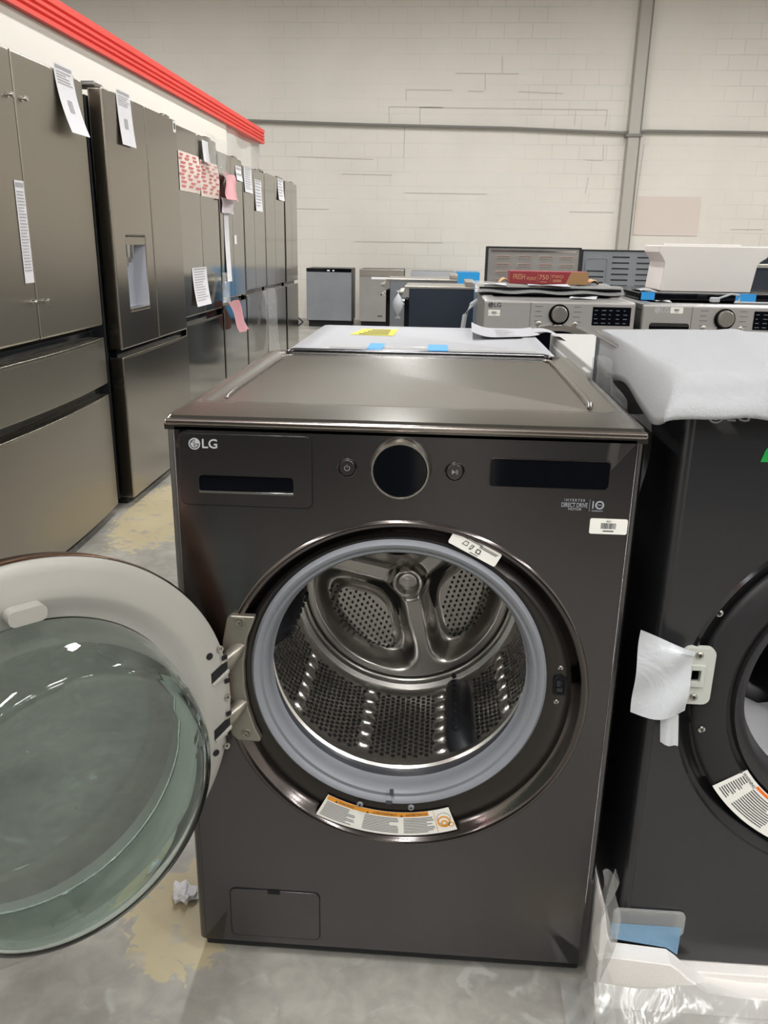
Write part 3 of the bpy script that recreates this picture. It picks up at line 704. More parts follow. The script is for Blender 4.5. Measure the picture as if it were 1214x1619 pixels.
# thick glass bowl
G_out = [(.215, -.004), (.2155, .012), (.211, .045), (.2025, .080), (.194, .104), (.187, .116), (.178, .122), (.164, .1215), (.150, .115), (.10, .109), (.05, .107), (.0005, .106)]
G_in = [(.0005, .100), (.05, .101), (.10, .103), (.147, .108), (.162, .113), (.175, .1135), (.181, .109), (.187, .099), (.196, .076), (.205, .042), (.209, -.004)]
def bowl_ring(r, c):        # the bowl leans: its lower half stands out further
    pts = []
    for i in range(128):
        a = 2*PI*i/128; bb = r*math.sin(a)
        cc = c*(1.0-.05*bb/.214) if c > .03 else c
        pts.append(DM @ Vector((r*math.cos(a), cc, bb)))
    return pts
b = BM(); R_ = [bowl_ring(r, c) for r, c in G_out+G_in]; R_.append(R_[0]); b.loft(R_)
bmesh.ops.remove_doubles(b.b, verts=b.b.verts[:], dist=1e-5)
mk('glass_bowl', b.get(), bowl_glass, door, smooth=60)
# latch blocks above and below on the inner face
def rbox_door(name, a0, a1, b0, b1, c0, c1, m, par, bev=.004):
    b = BM(); b.plate(rrect(a0, a1, b0, b1, min(a1-a0, b1-b0)*.42, 6), y=c0, t=c1-c0, T=DM); return mk(name, b.get(), m, par, bevel=bev, seg=3)
rbox_door('stop_block', -.022, .026, .226, .247, .004, .026, beige, door, .006)
rbox_door('stop_block', -.022, .022, -.262, -.242, .004, .024, beige, door, .006)
# hinge slots, square sockets and screw holes along the hinge side
b = BM()
def sock(): mk('hinge_socket', b.get(), blk_matte, door, smooth=0)
def dquad(a0, a1, b0, b1, c=.0068, skew=0):
    global b; b = BM(); b.plate([(a0, b0), (a1, b0+skew), (a1, b1+skew), (a0, b1)], y=c-.0002, t=.0006, T=DM); sock()
for (a_, z_) in ((-.2835, .072), (-.2865, .031), (-.2865, -.027), (-.284, -.069)): dquad(a_-.0045, a_+.0045, z_-.004, z_+.004, .0052)
for (a_, z_, r_) in ((-.2570, .0835, .0055), (-.2595, -.0865, .0055)):
    b = BM(); b.plate(circ(a_, z_, r_, 18), y=.0062, t=.0010, T=DM); sock()
for (z0, z1) in ((.036, .056), (-.063, -.043)):
    b = BM(); b.plate([(-.258, z0), (-.258, z1-.003), (-.287, z1+.008), (-.287, z1-.004)], y=.0030, t=.0040, T=DM); mk('hinge_slot', b.get(), blk_matte, door, smooth=0)
    b = BM(); b.plate([(-.259, z0-.004), (-.259, z0), (-.289, z1-.004), (-.289, z1-.009)], y=.004, t=.006, T=DM); mk('slot_ledge', b.get(), beige, door, bevel=.0015)
for (a_, z_) in ((-.277, .0885), (-.2855, .002), (-.2800, -.0835)):
    b = BM(); b.rings([(a_, z_, .0045, .0055), (a_, z_, .0066, .005), (a_, z_, .0062, .0025), (a_, z_, .003, .002)], 18, T=DM); mk('screw', b.get(), satin, door, smooth=40)
# hinge arms from the bracket into the door
for z in (.612, .512):
    p_end = DM @ Vector((-.262, .001, z-.5545-.008)); b = BM()
    path = [Vector((-.246, -.008, z+.022)), Vector((-.252, -.020, z+.012)), Vector((-.262, -.030, z+.0)), Vector((-.268, -.036, z-.008)), (Vector((-.268, -.036, z-.010))+p_end)/2+Vector((0, 0, -.002)), p_end]
    RR = []
    for k, pnt in enumerate(path):
        hh = [.004, .010, .012, .010, .007, .006][k]; tt = [.012, .010, .007, .005, .004, .004][k]
        d = (path[min(k+1, 5)]-path[max(k-1, 0)]).normalized(); sd = d.cross(Vector((0, 0, 1))).normalized(); up = sd.cross(d)
        RR.append([pnt+sd*tt*sx+up*hh*sz for sx, sz in ((-1, -.8), (-.7, -1), (.7, -1), (1, -.8), (1, .8), (.7, 1), (-.7, 1), (-1, .8))])
    b.loft(RR, True, True, True); mk('hinge_arm', b.get(), bracketm, W, smooth=60)

# ---------------------------------------------------------------- white dryer behind, back to back
D = thing('dryer', 'white clothes dryer top with blue tape and a yellow sticker, behind the black washer', 'dryer', (0, 1.0, 0))
b = BM(); b.box(-.343, .343, .0, .66, .02, .945); mk('cabinet', b.get(), white_pl, D, bevel=.01, seg=3)
b = BM(); b.box(-.346, .346, -.004, .664, .945, .963)
b.loft([lid_ring(-.346, .346, -.004, .664, .963, .02), lid_ring(-.338, .338, .004, .656, .970, .02), lid_ring(-.29, .30, .06, .61, .970, .03), lid_ring(-.28, .29, .07, .60, .9665, .03)], True, False, True)
wl = mk('top_panel', b.get(), white_pl, D, smooth=40)
b = BM(); b.plate([(-.227, .40), (-.093, .385), (-.088, .58), (-.20, .575)], y=0, t=.0005, T=Matrix.Translation((0, 0, .968)) @ Matrix(((1, 0, 0, 0), (0, 0, 1, 0), (0, -1, 0, 0), (0, 0, 0, 1))))
b.mi = 1
for i in range(4): b.box(-.20+.01*i, -.11, .41+.042*i, .424+.042*i, .9683, .9692)
mk('yellow_sticker', b.get(), [yellow, ink], D, smooth=0)
for (x0, x1) in ((-.140, -.100), (.018, .070)):
    b = BM(); b.box(x0, x1, -.004, .125, .9735, .9742); b.box(x0, x1, -.0052, -.004, .935, .9742); mk('blue_tape', b.get(), blue_t, D, smooth=0)
o = mk('clear_film_strip', sheet_grid(40, 5, lambda u, v: (-.24+.54*u, 1.0+.005+.075*v+.012*math.sin(u*17), .9705+.0025*abs(math.sin(u*23+v*4)))).get(), haze_film, smooth=80)
tag(o, 'crinkled clear plastic film strip lying on the white dryer top', 'plastic film')
# papers on the dryer
def flat_paper(name, pts, z, label, cat, curl=.0, lines=8, seed=1):
    (ax, ay), (bx, by), (cx_, cy_), (dx_, dy_) = pts
    def fn(u, v, e=0):
        x = (ax*(1-u)+bx*u)*(1-v)+(dx_*(1-u)+cx_*u)*v; y = (ay*(1-u)+by*u)*(1-v)+(dy_*(1-u)+cy_*u)*v
        return (x, y, z+.001+e+curl*(max(0, .35-u)**2*6+max(0, u-.75)**2*3))
    b = sheet_grid(14, 6, fn); b.mi = 1
    rd = random.Random(seed)
    for i in range(lines):
        v = .1+.8*i/lines; u0 = .38; u1 = .72-.2*rd.random()
        b.loft([[Vector(fn(u0+(u1-u0)*k/5, vv, .0006)) for k in range(6)] for vv in (v, v+.25/lines)], closed=False)
    return tag(mk(name, b.get(), [paper_dim, ink_lt], None, smooth=60), label, cat)
flat_paper('paper_sheet', [(.14, 1.33), (.35, 1.42), (.345, 1.655), (.15, 1.64)], .972, 'curled white printed sheet on the right of the white dryer top', 'paper', .025)
def hang_sheet(): pass
o = mk('paper_sheet', sheet_grid(10, 4, lambda u, v: (.335+.10*u, 1.50-.14*u+.12*v, .975+.018*math.sin(u*3)-.02*u)).get(), paper_dim, smooth=60)
tag(o, 'white paper strip overhanging the right edge of the white dryer', 'paper')

# ---------------------------------------------------------------- right-hand wrapped dryer
RX0, RX1, RZ0, RZ1 = .394, 1.085, .062, 1.045
B = thing('dryer', 'glossy black dryer at the right edge, its top under white foam wrap', 'dryer', (0, 0, 0))
b = BM(); b.box(RX0+.002, RX0+.008, .022, .745, RZ0+.01, RZ1); b.box(RX1-.008, RX1-.002, .022, .745, RZ0+.01, RZ1); b.box(RX0+.008, RX1-.008, .74, .745, RZ0+.01, RZ1)
b.box(RX0+.008, RX1-.008, .022, .74, RZ0+.01, RZ0+.02)
mk('cabinet', b.get(), blk_side, B, bevel=.002)
BC = ((RX0+RX1)/2+.008, .575)
mk('front_panel', washer_front(RX0, RX1, RZ0, RZ1, BC[0], BC[1], .312, 0).get(), door_steel, B, smooth=40)
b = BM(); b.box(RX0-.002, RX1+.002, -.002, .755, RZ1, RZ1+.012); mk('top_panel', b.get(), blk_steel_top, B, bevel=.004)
cx, cz = BC
b = BM(); b.rings([(cx, cz, 0, .3125), (cx, cz, -.004, .308), (cx, cz, .002, .301), (cx, cz, .012, .292), (cx, cz, .013, .286)], 112); mk('ring_lip', b.get(), lip_steel if False else mat('ring_gloss', (60, 60, 62), .14, .9), B, smooth=60)
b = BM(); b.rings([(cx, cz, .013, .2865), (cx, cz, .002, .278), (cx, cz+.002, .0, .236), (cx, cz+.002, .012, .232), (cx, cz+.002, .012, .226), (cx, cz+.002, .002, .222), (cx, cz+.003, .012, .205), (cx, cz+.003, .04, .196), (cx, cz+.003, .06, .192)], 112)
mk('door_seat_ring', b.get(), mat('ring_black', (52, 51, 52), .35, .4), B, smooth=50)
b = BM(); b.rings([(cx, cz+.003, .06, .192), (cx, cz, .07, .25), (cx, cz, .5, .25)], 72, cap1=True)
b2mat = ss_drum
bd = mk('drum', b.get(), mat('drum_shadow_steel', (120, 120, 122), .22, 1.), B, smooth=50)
b = BM()
for k in range(5):
    a = math.radians(150+k*24)
    for j in range(7):
        y = .12+.045*j; c = Vector((cx+.248*math.cos(a), y, cz+.248*math.sin(a))); n = Vector((-math.cos(a), 0, -math.sin(a)))
        b.cyl(c, c+n*.006, .012, .005, 12)
mk('drum_beads', b.get(), ss_back, bd, smooth=60)
# strike plate
b = BM(); b.plate(rrect(.434, .482, .5680, .6640, .012), [rrect(.447, .463, .606, .630, .001, 2)], y=-.009, t=.010)
sp = mk('strike_plate', b.get(), mat('pale_plastic', (186, 188, 180), .45), B, bevel=.002)
b = BM(); b.plate(rrect(.442, .468, .600, .636, .001, 2), [rrect(.448, .462, .608, .628, .001, 2)], y=-.013, t=.006); mk('strike_socket', b.get(), MATS['pale_plastic'], sp, bevel=.001)
screw('screw', .457, -.009, .6525, .0060, B, satin); screw('screw', .457, -.009, .5815, .0060, B, satin)
screw('screw', .4795, .001, .7185, .0058, B); screw('screw', .4800, .001, .5195, .0058, B)
logo('logo', .4335, -.0008, 1.0165, .0115, B)
b, P = arc_sticker('w2', cx, cz+.002, .226, .286, 214.0, 268, lambda r: .001, B, ([(.03, .12), (.17, .44), (.52, .95)], 11, .18, .92), [(.17, .42, .03, .11, 1)],
        [('WARNING', .09, .12, .007)])
b.mi = 1; 
mk('warning_sticker', b.get(), [paper_w, orange2, ink], B, smooth=0)
b = BM(); b.plate([(.503, .952), (.560, .952), (.560, .978), (.516, .978), (.508, .970)], y=-.0012, t=.0008); mk('green_tape', b.get(), green_t, B, smooth=0)
# white paper lying inside its drum
b = sheet_grid(12, 8, lambda u, v: (.60+.30*u, .10+.28*v, .368+.05*(2*u-.7)**2+.018*math.sin(u*11+v*6)))
o = mk('paper_sheet', b.get(), paper, smooth=50); tag(o, 'crumpled white manual page lying inside the drum of the right-hand black dryer', 'paper')
# protective film flap by the strike plate
def flap(u, v):
    x = .362+.082*u; z = .690-.128*v-.012*u*(1-v)+.03*(1-u)*(.5-v)*.4
    y = -.022-.018*math.sin(PI*u)*(.4+.6*v)+.004*math.sin(v*9+u*5)
    if v < .12: z += -.012*u
    return (x, y, z)
b = sheet_grid(16, 14, flap)
tail = [[Vector((.405+.030*u+.006*v+.02*(1-v)*0, -.026-.006*math.sin(u*5), .565-.055*v-.01*u)) for u in [k/5 for k in range(6)]] for v in [k/5 for k in range(6)]]
b.loft(tail, closed=False)
o = mk('film_flap', b.get(), milk_film, B, smooth=70)
# foam sheet over the top
ZF = RZ1+.021
def foam_fn(u, v):
    # u: 0 = lower edge of the left droop .. 1 right; v: 0 = back .. 1 = lower edge of the front droop
    fl = .002+.040*min(1, max(0, (v-.15)/.6))          # the left side flares outward toward the front
    if u < .14:
        t_ = (1-u/.14)*PI/2; x = RX0+.004-fl*math.sin(t_); dl = (.078-.018*v+.010*math.sin(v*11))*(1-math.cos(t_))
    else:
        x = RX0+.004+(RX1-RX0+.02)*(u-.14)/.86; dl = 0
    if v > .74:
        t_ = (v-.74)/.26*PI/2; y = .035-.068*math.sin(t_); dv = .050*(1-math.cos(t_))
    else:
        y = .035+(.69-.035)*(1-v/.74); dv = 0
    z = ZF-max(dl, dv)-.12*min(dl, dv)+.002*math.sin(x*13+y*9)*(1-v)+.006*math.exp(-((v-.68)/.12)**2)
    if .14 < u < .5: z += .004*math.exp(-((u-.22-.25*(1-v))/.03)**2)
    return (x, y, z)
b = sheet_grid(60, 48, foam_fn)
o = mk('foam_wrap', b.get(), foam_wrap, smooth=80, solid=.003)
tag(o, 'thin white foam wrap sheet draped over the right-hand black dryer', 'foam sheet')
# clear wrap hanging on its left side
o = mk('clear_wrap', sheet_grid(18, 14, lambda u, v: (.374+.008*math.sin(u*20+v*5), .12+.50*u, 1.0-.2*v-.03*math.sin(u*6))).get(), clear_film, smooth=70)
tag(o, 'clear crinkled wrap hanging down the left side of the right-hand dryer', 'plastic film')
# styrofoam base under it
base_out = [(.358, 0), (.366, .125), (.364, .17), (.354, .198), (.347, .198), (.345, .15), (.340, .06), (.345, 0)]
b = BM()
prof = [(.352, .0), (.352, .118), (.372, .124), (.462, .112), (.480, .104), (.505, .090), (.520, .060), (.540, .045), (.60, .040), (1.12, .040), (1.12, .0)]
prof = [(.352, .0), (.350, .104), (.366, .112), (.470, .104), (.486, .092), (.500, .078), (.540, .050), (.60, .044), (1.12, .044), (1.12, .0)]
b.plate(prof, y=-.055, t=.035)
b.plate([(.352, 0), (.351, .120), (.3495, .172), (.350, .200), (.354, .204), (.363, .150), (.376, .112), (.376, 0)], y=-.046, t=.20)
b.box(.352, 1.12, -.021, .78, .0, .058)
tag(mk('packing_foam', b.get(), foam, None, bevel=.007, seg=3, smooth=30), 'white moulded foam packing base under the right-hand black dryer', 'packing foam')
b = BM(); b.plate([(.375, .118), (.374, .150), (.490, .150), (.490, .092), (.470, .106)], y=-.021, t=.0005)
tag(mk('blue_film', b.get(), blue_clear, smooth=0), 'blue-tinted clear film at the lower left corner of the right-hand dryer', 'plastic film')
b = BM(); b.plate(rrect(.380, .50, .118, .1665, .010), y=-.0075, t=.0055); mk('clear_corner_cover', b.get(), haze_film, B, bevel=.002)
# clear plastic bag gathered at the floor between the two machines
def bag(u, v):
    a = u; z = .29*(1-v)**1.3+.002
    x = .338+.028*u+(.0 if v < .5 else -.03*(v-.5)*(1-u))+.008*math.sin(v*15+u*4)
    y = -.062-.014*math.sin(u*PI)-.03*v*v+.012*math.sin(v*11+u*9)
    return (x, y, z)
o = mk('clear_bag', sheet_grid(12, 30, bag).get(), clear_film, smooth=70)
tag(o, 'clear plastic bag gathered upright beside the foam packing base', 'plastic bag')
o = mk('clear_bag', sheet_grid(40, 14, lambda u, v: (.345+.75*u, -.062-.05*math.sin(PI*v*.5)-.01*math.sin(u*21), .060*(1-v)+.004*math.sin(u*30+v*5)+.005)).get(), haze_film, smooth=70)
tag(o, 'creased clear plastic wrapped along the front of the foam packing base', 'plastic bag')
o = mk('plastic_scrap', sheet_grid(14, 14, lambda u, v: (.300+.085*u, -.005-.14*v, .004+.006*abs(math.sin(u*7+v*9)))).get(), haze_film, smooth=70)
tag(o, 'crumpled clear plastic spread on the floor at the washer\'s right corner', 'plastic film')
# crumpled tissue on the floor by the door
b = BM(); bmesh.ops.create_icosphere(b.b, subdivisions=3, radius=1)
rd = random.Random(3)
for v in b.b.verts:
    k = 1+.22*math.sin(v.co.x*7+v.co.y*5)+.16*math.sin(v.co.z*9+v.co.x*4)+rd.uniform(-.07, .07)
    c = v.co*k; v.co = Vector((-.415+c.x*.023+c.y*.008, .132+c.y*.020-c.x*.012, .011+c.z*.011))
tag(mk('tissue', b.get(), paper, smooth=20), 'crumpled white tissue on the concrete floor beside the black washer', 'tissue')
# wrapped white block behind the right-hand machine's left corner
b = BM(); b.box(.405, .60, .80, 1.60, .70, .965); b.box(.395, .41, .82, .90, .72, .955); b.box(.398, .406, .98, 1.5, .80, .94)
blk = mk('foam_block', b.get(), foam_dim, bevel=.02, seg=3); b = BM()
tag(blk, 'white moulded foam block in film, behind the right corner of the black washer', 'packing foam')
b = BM(); b.box(.41, 1.10, .80, 1.58, 0, .70); tag(mk('dryer', b.get(), blk_side, bevel=.01), 'dark machine cabinet under the white foam block, mostly hidden', 'dryer')
o = mk('clear_wrap', sheet_grid(10, 12, lambda u, v: (.40+.09*u, .79-.006*math.sin(v*14+u*6), .99-.25*v+.02*math.sin(u*5))).get(), haze_film, smooth=70)
tag(o, 'crinkled clear wrap bunched on the white foam block', 'plastic film')

# ---------------------------------------------------------------- graphite machines in the next row
def graphite(x0, x1, y, h, label, drawer, logo_l, sticker, cat='dryer'):
    t = thing('dryer' if not drawer else 'washing_machine', label, cat, (x0, y, 0)); w_ = x1-x0
    b = BM(); b.box(.002, w_-.002, .02, .74, .02, h-.03); mk('cabinet', b.get(), graph, t, bevel=.006)
    b = BM(); b.loft([lid_ring(0, w_, 0, .75, h-.030, .01), lid_ring(0, w_, 0, .75, h-.006, .012), lid_ring(.012, w_-.012, .014, .738, h, .012), lid_ring(.05, w_-.05, .06, .70, h, .02), lid_ring(.06, w_-.06, .07, .69, h-.006, .02)], True, True, True)
    mk('top_panel', b.get(), graph, t, smooth=40)
    b = BM(); b.box(.001, w_-.001, -.012, .02, h-.165, h-.006); cp = mk('control_panel', b.get(), graph_lt, t, bevel=.008, seg=3)
    b = BM(); b.box(w_*.31, w_*.31+.0015, -.0128, -.012, h-.16, h-.01); mk('panel_seam', b.get(), blk_matte, cp, smooth=0)
    b = BM(); b.box(.001, w_-.001, 0, .02, .03, h-.17); mk('front_panel', b.get(), graph, t, bevel=.006)
    k = .336
    dx = .333-.003 if not drawer else .352
    b = BM(); b.rings([(dx, h-.060, -.012, .045), (dx, h-.060, -.020, .044), (dx, h-.060, -.020, .036)], 48); dl = mk('dial_ring', b.get(), blk_gloss, t, smooth=40)
    b = BM(); b.rings([(dx, h-.058, -.020, .036), (dx, h-.058, -.040, .034), (dx, h-.058, -.043, .031), (dx, h-.058, -.043, .001)], 48); mk('dial', b.get(), satin, dl, smooth=35)
    for bx in (dx-.085, dx+.072):
        b = BM(); b.rings([(bx, h-.102, -.012, .013), (bx, h-.102, -.018, .0125), (bx, h-.102, -.019, .010), (bx, h-.102, -.019, .0005)], 28); mk('button', b.get(), satin, t, smooth=35)
    b = BM()
    for q in range(4):
        b.box(dx-.105, dx-.072-.006*(q % 2), -.0127, -.012, h-.028-.021*q, h-.026-.021*q); b.box(dx+.062, dx+.092+.006*(q % 2), -.0127, -.012, h-.028-.021*q, h-.026-.021*q)
    mk('cycle_marks', b.get(), ink, cp, smooth=0)
    b = BM(); b.plate(rrect(.475+.0, .640, h-.103, h-.024, .002, 2), y=-.0135, t=.002); dp = mk('display_window', b.get(), blk_gloss, t, smooth=0)
    b = BM(); rd = random.Random(9)
    for r_ in range(4):
        for c_ in range(5):
            b.box(.484+c_*.031, .484+c_*.031+rd.choice([.008, .014, .018]), -.0142, -.0135, h-.040-r_*.018, h-.037-r_*.018)
    mk('display_marks', b.get(), mat('lcd_grey', (98, 108, 118), .5), dp, smooth=0)
    if logo_l: logo('logo', *logo_l, cp, logo_silver if drawer else blk_matte, graph_lt)
    barcode_sticker(*sticker, t, top='')
    if drawer:
        b = BM(); b.plate(rrect(.034, .205, h-.118, h-.082, .012), y=-.0135, t=.003); hs = mk('handle_recess', b.get(), blk_gloss, t, smooth=0)
        b = BM(); b.plate(rrect(.036, .203, h-.096, h-.084, .005), y=-.0155, t=.004); mk('handle_lip', b.get(), blk_steel_top, hs, bevel=.001)
    else:
        b = BM(); b.box(.02, .27, -.0126, -.012, h-.062, h-.0605); mk('panel_print', b.get(), ink_lt, cp, smooth=0)
    cx_, cz_ = w_*.5+.0, h-.36
    b = BM(); b.rings([(cx_, cz_, 0, .262), (cx_, cz_, -.035, .258), (cx_, cz_, -.045, .245), (cx_, cz_, -.04, .232)], 96)
    dd = mk('door', b.get(), chrome, t, smooth=40)
    b = BM(); b.rings([(cx_, cz_, -.04, .233), (cx_, cz_, -.035, .19), (cx_, cz_, -.03, .001)], 72); mk('door_glass', b.get(), blk_gloss, dd, smooth=40)
    return t
graphite(.235, .895, 2.62, 1.008, 'silver-grey dryer in the row behind, carrying the red carton', False, (.030, -.012, .983, .0115), (.021, .073, .9370, .9630, -.0120))
graphite(.925, 1.605, 2.62, 1.004, 'silver-grey washer in the row behind, carrying the white foam tray', True, (.062, -.012, .9755, .0125), (.118, .172, .9640, .9900, -.0120), 'washing machine')
# film-covered black boards lying on top of the two
b = BM(); b.box(.225, .895, 2.94, 3.41, 1.010, 1.044)
tag(mk('cooktop', b.get(), blk_gloss, bevel=.006), 'film-wrapped black glass cooktop under the red carton', 'cooktop')
o = mk('clear_wrap', sheet_grid(40, 10, lambda u, v: (.205+.70*u, 2.925+.50*v-.012*(v < .1), 1.049+.004*math.sin(u*19+v*7)-(.03 if v == 0 else 0))).get(), haze_film, smooth=70)
tag(o, 'clear film wrapped over the black cooktop on the silver-grey dryer', 'plastic film')
b = BM(); b.box(.945, 1.70, 2.80, 3.45, 1.008, 1.040)
tag(mk('cooktop', b.get(), blk_gloss, bevel=.005), 'black glass cooktop with blue taped ends under the white foam tray', 'cooktop')
for x0, x1 in ((.955, 1.015), (1.375, 1.465)):
    b = BM(); b.box(x0, x1, 2.798, 2.80, 1.008, 1.0415); b.box(x0, x1, 2.798, 2.83, 1.0405, 1.0415)
    tag(mk('blue_tape', b.get(), blue_t, smooth=0), 'blue tape on the %s end of the cooktop under the foam tray' % ('left' if x0 < 1.1 else 'right'), 'tape')
def papr(x0, x1, y0, y1, z, label, rot=0):
    b = sheet_grid(6, 6, lambda u, v: (x0+(x1-x0)*u+rot*v, y0+(y1-y0)*v, z+.003*math.sin(u*5+v*3)+.002))
    tag(mk('paper_sheet', b.get(), paper_dim, smooth=60), label, 'paper')
papr(.62, .74, 2.72, 2.86, 1.010, 'white paper slip on the bare front edge of the silver-grey dryer', .03)
papr(.25, .36, 2.97, 3.15, 1.052, 'white paper at the left end of the wrapped cooktop')
papr(.46, .66, 2.96, 3.10, 1.052, 'white paper on the wrapped cooktop in front of the red carton')
papr(.965, 1.045, 2.86, 3.1, 1.043, 'white paper sheet on the cooktop left of the foam tray')
papr(1.0, 1.07, 2.70, 2.76, 1.006, 'small white paper slip on the top of the silver-grey washer')
# red carton
C_ = thing('carton', 'long dark red carton with a tan end and gold lettering on the cooktop', 'carton', (.385, 3.16, 1.052))
b = BM(); b.box(0, .385, 0, .16, 0, .060); mk('box_body', b.get(), cardred, C_, bevel=.001)
b = BM(); b.plate([(.275, .0005), (.3853, .0005), (.3853, .0595), (.300, .0595)], y=-.0012, t=.001); mk('tan_panel', b.get(), cardbrn, C_, smooth=0)
b = BM(); text_bm(b, 'FRESH', .036, frontM(.045, -.0009, .033), .0004, squash=.62); text_bm(b, 'POINT', .022, frontM(.107, -.0009, .025), .0004, squash=.75)
text_bm(b, '750', .032, frontM(.167, -.0009, .032), .0004, squash=1.0); text_bm(b, 'TWO', .022, frontM(.234, -.0009, .036), .0004, squash=1.1)
stripes(b, .212, .256, .010, .024, 2, Matrix.Translation((0, -.0004, 0)), 3); stripes(b, .15, .185, .008, .014, 1, Matrix.Translation((0, -.0004, 0)), 3)
b.box(.137, .138, -.0012, -.0004, .01, .05); b.box(.2, .201, -.0012, -.0004, .01, .05)
mk('lettering', b.get(), gold_ink, C_, smooth=0)
for x0, x1, l in ((.335, .385, 'left'), (.775, .83, 'right')):
    b = sheet_grid(8, 6, lambda u, v: (x0+(x1-x0)*u, 3.16+.12*v, 1.054+.02*math.sin(PI*u)+.004*math.sin(v*8)))
    tag(mk('kraft_paper', b.get(), kraft, smooth=60), 'folded brown kraft paper sticking out at the %s end of the red carton' % l, 'paper')
# white foam tray on the washer
Tt = thing('foam_tray', 'white moulded foam tray standing on its side on the silver-grey washer', 'packing foam', (1.07, 2.95, 1.041))
b = BM(); b.plate([(0, 0), (.42, 0), (.435, .12), (.445, .135), (.475, .155), (.478, .205), (-.02, .205), (-.02, .175), (.0, .15), (.012, .13)], y=0, t=.30)
mk('tray_body', b.get(), foam, Tt, bevel=.006, seg=3, smooth=30)
b = BM(); b.box(.02, .36, .04, .10, .205, .212); mk('tray_ridge', b.get(), foam, Tt, bevel=.003)
b = BM(); b.tube([(1.27+.0, 2.72, 1.012), (1.25, 2.70, 1.02), (1.28, 2.70, 1.03), (1.33, 2.72, 1.045), (1.37, 2.74, 1.038), (1.37, 2.73, 1.018), (1.34, 2.70, 1.010), (1.42, 2.69, 1.010), (1.6, 2.70, 1.010)], .0045, 8)
cbl = mk('power_cord', b.get(), mat('cord_grey', (170, 172, 176), .5)); tag(cbl, 'looped grey power cord lying on the silver-grey washer', 'cord')
b = BM(); b.box(1.235, 1.275, 2.69, 2.72, 1.008, 1.03); mk('plug', b.get(), MATS['cord_grey'], cbl, bevel=.006)

# ---------------------------------------------------------------- ranges seen from the back
def range_back(x0, x1, y, zt, label, style):
    t = thing('range', label, 'range', (x0, y, 0)); w_ = x1-x0
    b = BM(); b.box(0, w_, 0, .66, .03, .91); mk('body', b.get(), galv, t, bevel=.004)
    b = BM(); b.box(-.005, w_+.005, -.01, .67, .91, .925); mk('cooktop_plate', b.get(), blk_gloss, t, bevel=.003)
    b = BM(); b.plate(rrect(0, w_, .925, zt, .015), y=-.02, t=.09); bp = mk('backguard', b.get(), galv_sheet if style == 0 else galv, t, bevel=.005)
    b = BM(); b.box(-.002, w_+.002, -.026, .072, zt-.008, zt+.003); b.box(-.004, .012, -.026, .07, .925, zt); b.box(w_-.012, w_+.004, -.026, .07, .925, zt); mk('backguard_edge', b.get(), blk_rub, bp, bevel=.002)
    b = BM()
    if style == 0:
        for r_ in range(4):
            for c_ in range(4):
                x = .115+c_*.145; z = zt-.065-r_*.052
                b = BM(); b.plate(rrect(x-.048, x+.048, z-.009, z+.011, .009, 4), [rrect(x-.042, x+.042, z-.006, z+.005, .005, 4)], y=-.026, t=.006); mk('vent_louvre', b.get(), mat('copper_tint_steel', (190, 165, 155), .35, .7), bp, bevel=.001)
        b = BM(); b.box(.03, w_-.03, -.024, -.02, zt-.034, zt-.018); mk('fold_highlight_strip', b.get(), chrome, bp, bevel=.002)
    else:
        for c_, rows, z00 in ((0, 5, zt-.14), (1, 8, zt-.045), (2, 8, zt-.045), (3, 4, zt-.14)):
            for r_ in range(rows):
                x = .105+c_*.168; z = z00-r_*.038
                b.box(x-.058, x+.058, -.0215, -.0195, z-.0045, z+.0045)
        mk('vent_slots', b.get(), blk_matte, bp, smooth=0)
        b = BM()
        for rr_ in ((.03, .185, zt-.285, zt-.05), (.525, w_-.03, zt-.285, zt-.05)):
            b.plate(rrect(rr_[0], rr_[1], rr_[2], rr_[3], .02), [rrect(rr_[0]+.006, rr_[1]-.006, rr_[2]+.006, rr_[3]-.006, .016)], y=-.024, t=.004)
        mk('pressed_ribs', b.get(), galv, bp, bevel=.001)
    return t
range_back(.345, .985, 4.85, 1.222, 'stainless range back panel with rows of pinkish louvres behind the red carton', 0)
range_back(1.005, 1.765, 4.95, 1.212, 'grey range back panel with dark vent slots left of the white foam tray', 1)
t = thing('range', 'black range front with a steel rail at the far right edge behind the foam tray', 'range', (1.80, 4.6, 0))
b = BM(); b.box(0, .76, 0, .66, .03, 1.20); mk('body', b.get(), navy, t, bevel=.006)
b = BM(); b.box(0, .76, -.03, .0, 1.12, 1.145); mk('handle_rail', b.get(), satin, t, bevel=.005); b = BM(); b.box(0, .76, -.02, .02, 1.19, 1.23); mk('top_trim', b.get(), satin, t, bevel=.004)

